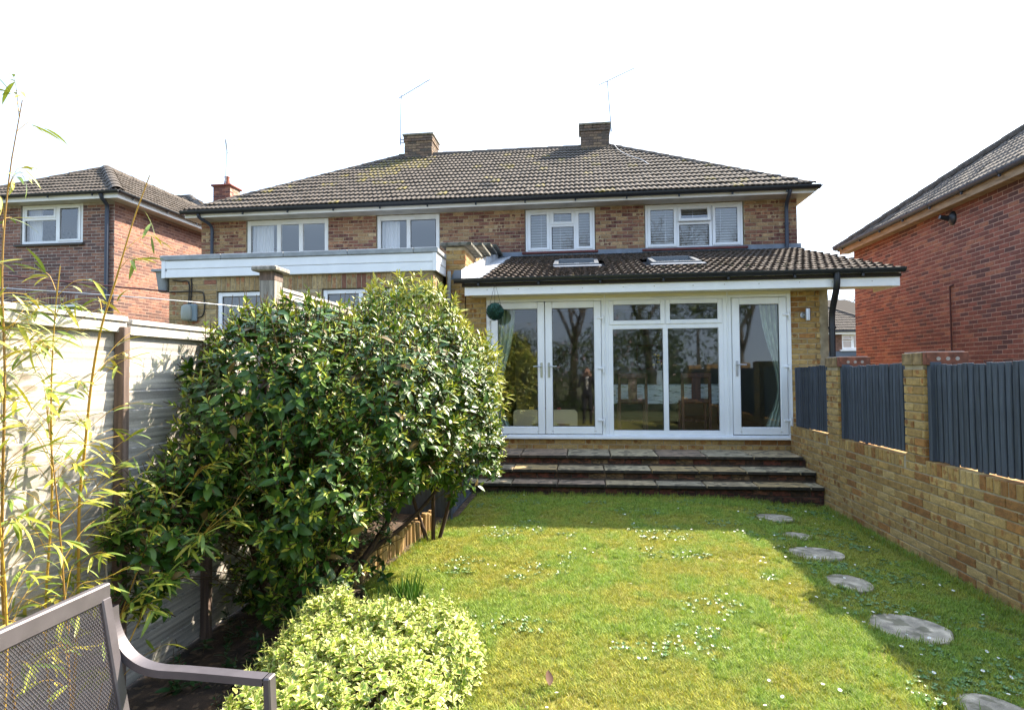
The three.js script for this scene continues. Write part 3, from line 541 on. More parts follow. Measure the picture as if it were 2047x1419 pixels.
  // lead flashings
  part('flashing', merge(poly(...quadT(V(-1.72, 3.98, ZW + 0.02), V(4.46, 3.98, ZW + 0.02), V(4.46, 4.13, ZW + 0.012), V(-1.72, 4.13, ZW + 0.012)), ...quadT(V(-1.72, 3.98, ZW + 0.02), V(4.46, 3.98, ZW + 0.02), V(4.46, roofY(-3.48) + 0.05, -3.48), V(-1.72, roofY(-3.48) + 0.05, -3.48)))), M.lead, ext);
  const fl = [], steps = 9; for (let i = 0; i < steps; i++) { const a = 0.36 - i * 0.44, c = a - 0.43; fl.push(...quadT(V(-1.712, roofY(a) + 0.02, a), V(-1.712, roofY(c) + 0.02, c), V(-1.712, roofY(c) + 0.19, c), V(-1.712, roofY(a) + 0.17, a)), ...quadT(V(-1.712, roofY(a) + 0.02, a), V(-1.712, roofY(c) + 0.02, c), V(-1.42 + 0.02 * (i % 2), roofY(c) + 0.055, c), V(-1.42 + 0.02 * (i % 2), roofY(a) + 0.045, a))); }
  part('flashing', poly(fl), M.leadPale = std(0xffffff, 0.5, { map: mottled(0xb4b8bc, 0.12, 0.8), metalness: 0.15 }), ext);
  part('flashing', poly(...quadT(V(-1.95, 2.99, 0.012), V(-1.72, 2.99, 0.012), V(-1.72, 3.13, 0.012), V(-1.89, 3.13, 0.012))), M.lead, ext);
  // rooflights
  for (const [a, c, za, zb] of sk) {
    const Y = (z, h) => roofY(z) + h, bar = (xa, xb, zA, zB, h0, h1) => { const t = []; const A = (x, z, h) => V(x, Y(z, h), z); t.push(...quadT(A(xa, zA, h1), A(xb, zA, h1), A(xb, zB, h1), A(xa, zB, h1)), ...quadT(A(xa, zA, h0), A(xb, zA, h0), A(xb, zA, h1), A(xa, zA, h1)), ...quadT(A(xa, zA, h0), A(xa, zB, h0), A(xa, zB, h1), A(xa, zA, h1)), ...quadT(A(xb, zA, h0), A(xb, zB, h0), A(xb, zB, h1), A(xb, zA, h1)), ...quadT(A(xa, zB, h0), A(xb, zB, h0), A(xb, zB, h1), A(xa, zB, h1))); return poly(t); };
    const w = part('rooflight', merge(bar(a, a + 0.07, za, zb, -0.06, 0.07), bar(c - 0.07, c, za, zb, -0.06, 0.07), bar(a + 0.07, c - 0.07, za, za - 0.07, -0.06, 0.068), bar(a + 0.07, c - 0.07, zb + 0.09, zb, -0.06, 0.085)), M.rooflight ??= std(0x5c6166, 0.5, { metalness: 0.3 }), ext);
    part('pane', poly(...quadT(V(a + 0.06, Y(za - 0.06, 0.05), za - 0.06), V(c - 0.06, Y(za - 0.06, 0.05), za - 0.06), V(c - 0.06, Y(zb + 0.06, 0.05), zb + 0.06), V(a + 0.06, Y(zb + 0.06, 0.05), zb + 0.06))), M.glass, w);
    part('apron', bar(a - 0.04, c + 0.04, za + 0.16, za, 0.035, 0.045), M.lead, w);
  }
  // ---- patio doors and window
  const z = 0.03, Y0 = 0.63, Y1 = 2.66;
  part('door_sill', merge(span(-1.41, 2.99, 0.588, 0.63, -0.12, 0.1, 0.006), span(-1.41, 2.99, 0.63, 0.645, -0.12, 0.045, 0.004)), M.upvc, ext);
  const fr = new MB(); const F = (a, b2, c, d, e = z) => fr.add(span(a, b2, c, d, -0.04, e, 0.005));
  F(-1.4, -1.335, Y0, Y1); F(2.925, 2.985, Y0, Y1); F(0.315, 0.415, Y0, Y1, z - 0.002); F(0.355, 0.375, Y0, Y1 + 0.04, z + 0.014); F(2.05, 2.165, Y0, Y1, z - 0.002); F(2.1, 2.118, Y0, Y1 + 0.04, z + 0.014); F(-1.335, 2.925, 2.62, Y1, z - 0.004);
  part('door_frame', fr.geo(), M.upvc, ext);
  const leaf = (a, b2, hx, hs, hingeX) => {
    const sw = 0.105, s = new MB(), zz = z + 0.02, c = 0.655, d = 2.615;
    s.add(span(a, a + sw, c, d, zz - 0.065, zz, 0.01)); s.add(span(b2 - sw, b2, c, d, zz - 0.065, zz, 0.01)); s.add(span(a + sw, b2 - sw, d - 0.1, d, zz - 0.066, zz - 0.001, 0.01)); s.add(span(a + sw, b2 - sw, c, c + 0.11, zz - 0.066, zz - 0.001, 0.01));
    const t = part('patio_door', s.geo(), M.upvc, ext);
    part('pane', new THREE.PlaneGeometry(b2 - a - 2 * sw + 0.01, d - c - 0.2).translate((a + b2) / 2, (c + 0.11 + d - 0.1) / 2, zz - 0.03), M.glassDoor, t);
    const g = new MB(); for (const [p, q, r, u] of [[a + sw, a + sw + 0.007, c + 0.11, d - 0.1], [b2 - sw - 0.007, b2 - sw, c + 0.11, d - 0.1], [a + sw, b2 - sw, c + 0.11, c + 0.117], [a + sw, b2 - sw, d - 0.107, d - 0.1]]) g.add(sspan(p, q, r, u, zz - 0.034, zz - 0.014)); part('gasket', g.geo(), M.gutter, t);
    const hb = part('handle', merge(cbox(0.03, 0.22, 0.012, 0.005, hx, 1.6, zz + 0.007), tube([[hx, 1.655, zz + 0.01], [hx, 1.655, zz + 0.05], [hx + hs * 0.02, 1.655, zz + 0.058], [hx + hs * 0.12, 1.652, zz + 0.058]], 0.0095, 24)), M.steel, t);
    for (const y of [0.86, 1.62, 2.36]) part('hinge', merge(cbox(0.1, 0.03, 0.02, 0.005, hingeX - Math.sign(hingeX - (a + b2) / 2) * 0.01, y, zz + 0.006), new THREE.CylinderGeometry(0.013, 0.013, 0.11, 10).translate(hingeX + Math.sign(hingeX - (a + b2) / 2) * 0.03, y - 0.015, zz + 0.008)), M.upvc, t);
    for (const q of [a + 0.1, b2 - 0.1]) part('drain_cap', cbox(0.035, 0.006, 0.006, 0.002, q, 0.7, zz + 0.002), M.soffit, t);
  };
  leaf(-1.33, -0.525, -0.572, -1, -1.33); leaf(-0.515, 0.31, -0.462, 1, 0.31); leaf(2.17, 2.92, 2.226, 1, 2.92);
  windowUnit(ext, 0.415, 2.05, 0.645, 2.62, z, [[0.46, 1.195, 0.715, 2.195], [1.275, 2.005, 0.715, 2.195], [0.43, 1.228, 2.255, 2.61, 0.062], [1.242, 2.035, 2.255, 2.61, 0.062]], { fw: 0.065, mull: [1.235], trans: [[2.225, 0.46, 2.005]], name: 'patio_window', glass: M.glassDoor });
  for (const [x, w] of [[-0.52, 0.4], [1.24, 0.42]]) part('trickle_vent', span(x - w / 2, x + w / 2, 2.632, 2.65, z, z + 0.016, 0.005), M.upvc, ext);
}
// hanging topiary ball
{
  const c = V(-1.205, 2.44, 0.46), t = thing('topiary_ball', 'round dark green artificial topiary ball hanging from the extension gutter', 'hanging ornament', [c.x, c.y, c.z]);
  const b = new MB(), lg = new THREE.PlaneGeometry(0.012, 0.022, 1, 1).rotateX(0.5); lg.computeVertexNormals();
  b.add(new THREE.IcosahedronGeometry(0.1, 3), _m.makeTranslation(c.x, c.y, c.z).clone(), [0.006, 0.03, 0.022]);
  for (let k = 0; k < 1800; k++) { const d = V(rr(-1, 1), rr(-1, 1), rr(-1, 1)); if (d.length() > 1 || d.length() < 0.1) { k--; continue; } d.normalize(); const q = new THREE.Quaternion().setFromUnitVectors(AZ, d.clone().add(V(rr(-0.7, 0.7), rr(-0.7, 0.7), rr(-0.7, 0.7))).normalize()); const s = rr(0.7, 1.2), g = rr(0.7, 1.5); b.add(lg, new THREE.Matrix4().compose(c.clone().addScaledVector(d, rr(0.1, 0.125)), q, V(s, s, s)), [0.012 * g, 0.06 * g, 0.042 * g]); }
  stuff(part('foliage', b.geo(), std(0xffffff, 0.7, { vertexColors: true }), t));
  for (const a of [0.3, 2.4, 4.5]) part('chain', rod(c.clone().add(V(Math.cos(a) * 0.1, 0.06, Math.sin(a) * 0.1)), V(-1.205, 2.86, 0.44), 0.0022, 0.0022, 4), M.cable, t);
}
// wall light
{
  const t = thing('wall_light', 'small steel up and down light on the brick pier by the single patio door', 'wall light', [3.18, 2.35, 0]);
  part('back_plate', new THREE.CylinderGeometry(0.045, 0.045, 0.02, 20).rotateX(PI / 2).translate(3.16, 2.35, 0.012), M.steel, t);
  part('arm', rod(V(3.16, 2.35, 0.02), V(3.18, 2.35, 0.09), 0.012), M.steel, t);
  part('tube', new THREE.LatheGeometry([[0.02, -0.085], [0.033, -0.085], [0.035, -0.08], [0.035, 0.08], [0.033, 0.085], [0.02, 0.085]].map((p) => new THREE.Vector2(...p)), 20).translate(3.19, 2.35, 0.1), M.steel, t);
}

// ================================================================ PARAPET WALL between the two extensions
{
  const t = thing('parapet_wall', 'yellow brick parapet wall with stepped concrete copings between the extensions', 'wall', [-1.87, 0, 0]);
  const st = [[0.0, -0.98, 3.5], [-0.98, -1.92, 3.71], [-1.92, -2.75, 3.91], [-2.75, -3.63, 4.06]];
  const core = part('wall', merge(st.map(([a, b, y]) => sspan(-2.02, -1.732, -0.2, y - 0.01, b, a - 0.008))), M.mortarBuff, t);
  const it = bricks(V(-2.027, 0, 0), AX, AZ, 0.302, 1.2, 3.48, {});
  st.forEach(([a, b, y], i) => it.push(...bricks(V(-1.725, 0, a), AZn, AX, a - b, 2.775, y - 0.02, { skip: (u, v) => v < roofY(a - u) - 0.05 })));
  pieces(core, 'brick', it, M.brickYellow, 'small_bricks');
  st.forEach(([a, b, y]) => part('coping_slab', span(-2.1, -1.62, y, y + 0.055, b - 0.01, a + (a === 0 ? 0.06 : 0.03), 0.008), M.coping, t));
}

// ================================================================ FLAT ROOFED EXTENSION next door
{
  const Z = 0.57, t = thing('flat_roofed_extension', 'buff brick flat roofed extension with a deep white fascia', 'extension', [-4.1, 0, Z]);
  const o = V(-6.17, 0, Z), W = 4.09, hole = (a, b, c, d) => [a + 6.17, b + 6.17, c, d];
  const holes = [hole(-5.4, -4.45, 1.6, 2.81), hole(-3.75, -2.6, 1.6, 2.81)], sol = [hole(-5.4, -2.6, 2.81, 3.03)];
  const w = part('wall', wallCore(o, AX, AZ, W, -0.2, 3.05, holes, 0.25), M.mortarBuff, t);
  pieces(w, 'brick', bricks(o, AX, AZ, W, 1.8, 3.05, { holes, soldiers: sol }), M.brickBuff, 'small_bricks');
  const s2 = part('wall', wallCore(V(-2.08, 0, Z), AZn, AX, 0.57, -0.2, 3.05, [], 0.25), M.mortarBuff, t);
  pieces(s2, 'brick', bricks(V(-2.08, 0, Z), AZn, AX, 0.57, 1.8, 3.05, {}), M.brickBuff, 'small_bricks');
  part('wall', merge(sspan(-6.16, -5.93, -0.2, 3.05, -3.6, Z - 0.27), sspan(-2.32, -2.09, -0.2, 3.05, -3.6, Z - 0.27)), M.mortarBuff, t);
  part('room_wall', sspan(-5.9, -2.4, 0.3, 3, -2.2, -2.1), M.roomDark, t);
  part('fascia', span(-6.24, -2.02, 3.16, 3.285, Z + 0.03, Z + 0.055, 0.006), M.upvc, t); part('fascia', span(-6.24, -2.02, 3.03, 3.157, Z + 0.026, Z + 0.051, 0.006), M.upvc, t);
  part('fascia', span(-2.045, -2.02, 3.16, 3.285, 0.02, Z + 0.028, 0.006), M.upvc, t); part('fascia', span(-2.045, -2.024, 3.03, 3.157, 0.02, Z + 0.024, 0.006), M.upvc, t);
  part('corner_trim', span(-2.075, -2.012, 3.025, 3.29, Z + 0.05, Z + 0.063, 0.004), M.upvc, t); part('corner_trim', span(-6.25, -6.19, 3.025, 3.29, Z + 0.05, Z + 0.063, 0.004), M.upvc, t);
  part('soffit', sspan(-6.24, -2.03, 3.032, 3.05, Z + 0.002, Z + 0.024), M.soffit, t);
  const tr = part('roof', merge(sspan(-6.24, -2.03, 3.06, 3.29, -3.62, Z + 0.02)), M.felt, t);
  for (let x = -6.27; x < -2.05; x += 0.98) part('roof_trim', merge(span(x, Math.min(x + 0.976, -1.995), 3.287, 3.365, Z + 0.02, Z + 0.075, 0.01), span(x, Math.min(x + 0.976, -1.995), 3.29, 3.33, Z - 0.2, Z + 0.02, 0.006)), M.felt, tr);
  part('roof_trim', span(-2.05, -1.996, 3.286, 3.36, 0.08, Z + 0.018, 0.01), M.felt, tr);
  windowUnit(t, -5.39, -4.46, 1.6, 2.8, Z - 0.03, [[-5.33, -4.72, 1.66, 2.74], [-4.66, -4.5, 1.66, 2.76, 0.05]], { fw: 0.06, mull: [-4.69] });
  windowUnit(t, -3.74, -2.61, 1.6, 2.8, Z - 0.03, [[-3.68, -3.2, 1.66, 2.74], [-3.14, -2.67, 1.66, 2.74]], { fw: 0.06, mull: [-3.17] });
  // rainwater hopper on the far corner and pipes
  part('hopper', merge(new THREE.CylinderGeometry(0.11, 0.07, 0.3, 4, 1).rotateY(PI / 4).translate(-6.29, 2.98, Z - 0.05), span(-6.42, -6.17, 3.13, 3.17, Z - 0.16, Z + 0.06)), M.hopper = std(0x8b8f90, 0.7), t);
  part('downpipe', rod(V(-1.95, 3.1, 0.12), V(-1.95, 0, 0.12), 0.03, 0.03, 12), M.hopper, t);
  part('cable', tube([[-6.1, 3.0, Z + 0.012], [-5.95, 2.98, Z + 0.012], [-5.86, 2.98, Z + 0.015], [-5.83, 2.93, Z + 0.015], [-5.84, 2.6, Z + 0.015]], 0.009, 40, 6), M.cable, t);
  part('cable', tube([[-5.8, 3.02, Z + 0.012], [-5.79, 2.9, Z + 0.012], [-5.81, 2.62, Z + 0.012]], 0.009, 20, 6), M.cable, t);
  part('cable', tube([[-6.17, 2.82, Z + 0.012], [-5.7, 2.82, Z + 0.012], [-5.61, 2.8, Z + 0.012], [-5.59, 2.74, Z + 0.012], [-5.59, 2.5, Z + 0.012], [-5.63, 2.44, Z + 0.014], [-5.74, 2.42, Z + 0.02]], 0.009, 60, 6), M.cable, t);
}
{
  const t = thing('outdoor_light', 'old grey bulkhead light with cables on the buff brick wall', 'light', [-5.8, 2.5, 0.57]);
  part('lens', new THREE.LatheGeometry([[0, 0.125], [0.045, 0.12], [0.075, 0.09], [0.085, 0], [0.08, -0.09], [0.055, -0.12], [0, -0.13]].map((p) => new THREE.Vector2(...p)), 20).scale(1, 1, 0.7).translate(-5.83, 2.5, 0.64), M.bulkhead = std(0x8d9186, 0.35), t);
  part('back_box', cbox(0.17, 0.26, 0.05, 0.015, -5.77, 2.5, 0.605), std(0x77858a, 0.6), t);
}

// ================================================================ NEIGHBOUR ON THE LEFT
{
  const Z = -3.6, X = -10.67, t = thing('neighbour_house', 'dark red brick house with grey tiled hipped roof beyond the timber fence', 'house', [-12.5, -0.3, -6]);
  const o = V(-14.4, 0, Z), W = X + 14.4, hole = (a, b, c, d) => [a + 14.4, b + 14.4, c, d], holes = [hole(-13.09, -11.48, 4.66, 5.6), hole(-12.7, -11.6, 1.6, 3.25)];
  const w = part('wall', wallCore(o, AX, AZ, W, -0.3, 5.62, holes, 0.25, 0.0035), M.mortarGrey, t);
  pieces(w, 'brick', bricks(o, AX, AZ, W, 2.1, 5.6, { holes, soldiers: [hole(-12.7, -11.6, 3.25, 3.46)] }), M.brickBrown, 'small_bricks');
  const s = part('wall', wallCore(V(X, 0, Z), AZn, AX, 8.5, -0.3, 5.62, [], 0.25, 0.0035), M.mortarPink, t);
  pieces(s, 'brick', bricks(V(X, 0, Z), AZn, AX, 7.2, 1.8, 5.6, {}), M.brickBrown, 'small_bricks');
  part('wall', merge(sspan(-14.4, -14.2, -0.3, 5.62, -12, Z - 0.27), sspan(-14.4, X - 0.26, -0.3, 5.62, -12.3, -12)), M.mortarGrey, t);
  part('room_wall', merge(sspan(-14.1, X - 0.3, -0.3, 5.6, -6.6, -6.5), sspan(-14.1, X - 0.3, 3.5, 3.6, -6.5, Z - 0.3)), M.roomDark, t);
  const eY = 5.72, E0 = V(-14.72, eY, -3.28), E1 = V(-10.32, eY, -3.28), A = V(-12.52, 7.1, -5.48), B = V(-12.52, 7.1, -9.6), dn = (v) => v.clone().add(V(0, -0.03, 0));
  const deck = part('roof', poly(dn(E0), dn(E1), dn(A), ...quadT(dn(E1), dn(V(-10.32, eY, -12.4)), dn(V(-12.52, 7.1, -12.4)), dn(A)), ...quadT(dn(E0), dn(V(-14.72, eY, -12.4)), dn(V(-12.52, 7.1, -12.4)), dn(A))), M.deck, t);
  const S1 = V(0, A.y - eY, A.z - E0.z), l1 = S1.length(); S1.normalize();
  const S2 = V(A.x - E1.x, A.y - eY, 0), l2 = S2.length(); S2.normalize();
  const it = [...tiles(E0, AX, S1, l1, (q) => q / l1 * 2.2, (q) => 4.4 - q / l1 * 2.2), ...tiles(E1, AZn, S2, l2, (q) => q / l2 * 2.2, () => 7.4)];
  pieces(deck, 'roof_tile', it, M.tile, 'small_roof_tiles');
  // taller body behind with its own hip
  const C0 = V(-10.3, eY, -7.2), C1 = V(-13.6, 7.85, -10.4), D0 = V(-20, eY, -7.2), D1 = V(-17, 7.85, -10.4);
  const d2 = part('roof', poly(...quadT(dn(D0), dn(C0), dn(C1), dn(D1)), dn(C0), dn(V(-10.3, eY, -13.6)), dn(C1)), M.deck, t);
  const S3 = V(0, C1.y - eY, C1.z - C0.z), l3 = S3.length(); S3.normalize();
  const S4 = V(C1.x - C0.x, C1.y - eY, 0), l4 = S4.length(); S4.normalize();
  pieces(d2, 'roof_tile', [...tiles(V(-16, eY, -7.2), AX, S3, l3, () => 0, (q) => 5.7 - q / l3 * 3.3), ...tiles(C0, AZn, S4, l4, (q) => q / l4 * 3.2, (q) => 6.4 - q / l4 * 3.2)], M.tile, 'small_roof_tiles', 120);
  pieces(deck, 'hip_tile', [...ridgeItems(E0, A, 0.12), ...ridgeItems(E1.clone().add(V(-0.08, 0.03, -0.08)), A, 0.16), ...ridgeItems(A, B, 0.12), ...ridgeItems(C0, C1, 0.13), ...ridgeItems(C1, D1, 0.12)], M.tile, 'small_hip_tiles');
  part('soffit', merge(sspan(-14.7, -10.34, 5.6, 5.615, Z + 0.003, -3.32), sspan(X + 0.003, -10.36, 5.601, 5.616, -12.3, Z)), M.soffit, t);
  part('fascia', merge(span(-14.72, -10.34, 5.585, 5.72, -3.32, -3.298), span(-10.36, -10.338, 5.586, 5.719, -12.3, -3.322)), M.upvcOld, t);
  gutter(t, V(-14.7, 5.735, -3.235), V(-10.25, 5.735, -3.235), M.gutter, 0.06, 1.0);
  gutter(t, V(-10.275, 5.735, -3.24), V(-10.275, 5.735, -12.3), M.gutter, 0.06, 1.2);
  part('downpipe', tube([[-10.72, 5.68, -3.24], [-10.72, 5.6, -3.28], [-10.78, 5.5, -3.5], [-10.8, 5.44, -3.53], [-10.8, 5.2, -3.53], [-10.8, 0, -3.53]], 0.045, 50), M.gutterGrey, t);
  windowUnit(t, -13.08, -11.49, 4.68, 5.595, Z - 0.03, [[-13.0, -12.22, 4.74, 5.25], [-13.0, -12.2, 5.29, 5.54, 0.05], [-12.14, -11.56, 4.72, 5.55, 0.05]], { fw: 0.06, mull: [-12.17], trans: [[5.27, -13.02, -12.2]] });
  part('window_sill', span(-13.2, -11.42, 4.61, 4.66, Z - 0.04, Z + 0.07), std(0x4a4642, 0.8), t);
  windowUnit(t, -12.69, -11.61, 1.6, 3.24, Z - 0.03, [[-12.63, -12.2, 1.66, 3.18], [-12.1, -11.67, 1.66, 3.18]], { fw: 0.06, mull: [-12.15] });
  // chimney
  const c = part('chimney', sspan(-12.47, -11.86, 6, 8.05, -10.6, -10.0), M.mortarPink, t);
  pieces(c, 'brick', [...bricks(V(-12.48, 0, -9.99), AX, AZ, 0.62, 7.2, 8.03), ...bricks(V(-11.86, 0, -9.99), AZn, AX, 0.6, 7.2, 8.03)], M.brickRed, 'small_bricks');
  part('cap', span(-12.54, -11.8, 8.03, 8.1, -10.66, -9.93, 0.02), M.brickRedPlain = std(0x7a4438, 0.9), c);
  part('chimney_pot', new THREE.LatheGeometry([[0.0, 0], [0.14, 0], [0.1, 0.12], [0.075, 0.3], [0.09, 0.32], [0.09, 0.36], [0.06, 0.36]].map((p) => new THREE.Vector2(...p)), 16).translate(-12.16, 8.1, -10.3), M.terracotta, c);
}
tag(part('curtain', curtainGeo(-13.05, -12.72, 4.6, 5.55, -3.83, 5, 0.025), M.curtainWhite), 'white curtain at the left end of the neighbour upper window', 'curtain');
tag(part('curtain', curtainGeo(-11.8, -11.52, 4.6, 5.55, -3.83, 4, 0.025), M.curtainWhite), 'white curtain at the downpipe end of the neighbour upper window', 'curtain');
{
  const t = thing('television_aerial', 'small upright aerial on the red chimney of the neighbour house', 'aerial', [-12.14, 8.35, -10.2]);
  part('mast', rod(V(-12.16, 8.1, -10.2), V(-12.1, 9.7, -10.2), 0.015), M.aerial, t);
  part('boom', rod(V(-12.12, 9.25, -10.25), V(-12.08, 9.68, -10.05), 0.02), M.aerial, t);
  for (const dx of [-0.3, 0.28]) { part('element', rod(V(-12.11 + dx, 9.25, -10.2), V(-12.11 + dx, 9.75, -10.2), 0.006, 0.006, 5), M.aerial, t); part('arm', rod(V(-12.11, 9.5, -10.2), V(-12.11 + dx, 9.5, -10.2), 0.005, 0.005, 5), M.aerial, t); }
}

// ================================================================ RED BRICK HOUSE ON THE RIGHT
{
  const X = 6.6, t = thing('red_brick_house', 'tall red brick side wall of the house beyond the slate grey fence', 'house', [X, -0.3, -2]);
  const o = V(X, 0, -6.25), w = part('wall', wallCore(o, AZ, AXn, 9.2, -0.3, 4.5, [], 0.25, 0.0035), M.mortarPink, t);
  pieces(w, 'brick', bricks(o, AZ, AXn, 9.2, 0.9, 4.48, { skip: (u, v) => u > 6.9 && v < 1.6 }), M.brickRed, 'small_bricks');
  part('wall', merge(sspan(X + 0.01, 13.4, -0.3, 4.5, -6.24, -6.0), sspan(X + 0.01, 13.4, -0.3, 4.5, 2.7, 2.94), sspan(13.2, 13.42, -0.3, 4.5, -6, 2.7)), M.mortarPink, t);
  const eY = 4.56, E0 = V(6.32, eY, -6.6), E1 = V(6.32, eY, 3.3), H0 = V(9.98, 7.15, -2.9), H1 = V(9.98, 7.15, -0.4), dn = (v) => v.clone().add(V(0, -0.03, 0));
  const S = V(H0.x - E0.x, H0.y - eY, 0), l = S.length(); S.normalize();
  const deck = part('roof', poly(...quadT(dn(E0), dn(E1), dn(H1), dn(H0)), dn(E0), dn(V(13.7, eY, -6.6)), dn(H0), dn(E1), dn(V(13.7, eY, 3.3)), dn(H1)), M.deck, t);
  pieces(deck, 'roof_tile', tiles(E1, AZn, S, l, (q) => q / l * 3.7, (q) => 9.9 - q / l * 3.7), M.tile, 'small_roof_tiles');
  pieces(deck, 'hip_tile', [...ridgeItems(E0, H0, 0.12), ...ridgeItems(H0, H1, 0.12), ...ridgeItems(E1, H1, 0.12)], M.tile, 'small_hip_tiles');
  part('fascia', span(6.4, 6.43, 4.4, 4.56, -6.55, 3.25), M.fasciaWorn = std(0xffffff, 0.8, { map: mottled(0x92806a, 0.3, 0.9, { f: 8, sx: 0.4, sy: 3 }) }), t);
  part('soffit', sspan(6.43, X - 0.002, 4.41, 4.425, -6.5, 3.2), M.fasciaWorn, t);
  gutter(t, V(6.345, 4.575, -6.62), V(6.345, 4.575, 3.3), M.gutterGrey, 0.06, 0.9);
  part('waste_pipe', merge(rod(V(X - 0.03, 3.04, -2.52), V(X - 0.03, 0.2, -2.52), 0.014), rod(V(X - 0.03, 3.04, -2.52), V(X + 0.01, 3.06, -2.46), 0.016)), M.pipeRed = std(0x4a2420, 0.6), t);
}
{
  const p = V(6.6, 4.24, -2.42), t = thing('security_light', 'small black security light high on the red brick wall', 'light', [p.x, p.y, p.z]);
  part('base', new THREE.SphereGeometry(0.1, 16, 10, 0, PI * 2, 0, PI / 2).rotateZ(PI / 2).scale(0.7, 1.25, 1).translate(p.x, p.y, p.z), M.gutter, t);
  part('lamp_head', merge(new THREE.CylinderGeometry(0.035, 0.05, 0.16, 12).rotateZ(PI / 2 - 0.25).translate(p.x - 0.12, p.y + 0.02, p.z - 0.04)), M.gutter, t);
}

// ================================================================ FAR HOUSE glimpsed down the side passage
{
  const t = thing('distant_house', 'distant grey roofed house seen in the gap beside the extension', 'house', [16, -0.3, -30]);
  const o = V(13.2, 0, -28.3), holes = [[2.3, 3.9, 2.75, 3.72]], w = part('wall', wallCore(o, AX, AZ, 7, -0.3, 4.0, holes, 0.25), M.brickBrownPlain = std(0xffffff, 0.95, { map: mottled(0x6c5246, 0.3, 1) }), t);
  part('room_wall', sspan(15, 18, 2, 3.9, -30.6, -30.5), M.roomDark, t);
  part('cladding', sspan(13.2, 20.2, 1.2, 2.66, -28.3, -28.26), std(0x56606e, 0.7), t);
  const E = V(12.9, 3.9, -27.9), A = V(14.2, 6.1, -31.2), S = V(0, 2.2, -3.3), l = S.length(); S.normalize();
  const deck = part('roof', poly(...quadT(V(12.9, 3.87, -27.9), V(20.2, 3.87, -27.9), V(17, 6.07, -31.2), A.clone().add(V(0, -0.03, 0)))), M.deck, t);
  pieces(deck, 'roof_tile', tiles(E, AX, S, l, (q) => q / l * 1.3, (q) => 5.4 - q / l * 3.9), M.tile, 'small_roof_tiles', 60);
  part('ridge', merge(rod(V(13.8, 6.1, -31.2), V(14.6, 6.1, -31.2), 0.12), rod(V(14.4, 6.1, -31.2), V(18.4, 3.9, -27.9), 0.1)), M.tile, t);
  part('gutter', span(12.9, 20, 3.78, 3.9, -27.9, -27.8), M.gutter, t); part('fascia', sspan(12.9, 20, 3.66, 3.78, -27.95, -27.9), M.upvc, t);
  windowUnit(t, 15.45, 17.05, 2.78, 3.7, -28.32, [[15.52, 16.05, 2.85, 3.3, 0.05], [15.52, 16.05, 3.36, 3.62, 0.05], [16.2, 17.0, 2.85, 3.62]], { fw: 0.1, mull: [16.12] });
  part('window_sill', span(15.35, 17.2, 2.68, 2.76, -28.3, -28.15), M.upvc, t);
  const p = part('porch_roof', poly(...quadT(V(15.6, 1.7, -27.2), V(18.4, 1.7, -27.2), V(18.0, 2.4, -28.25), V(15.9, 2.4, -28.25))), M.tile, t);
}
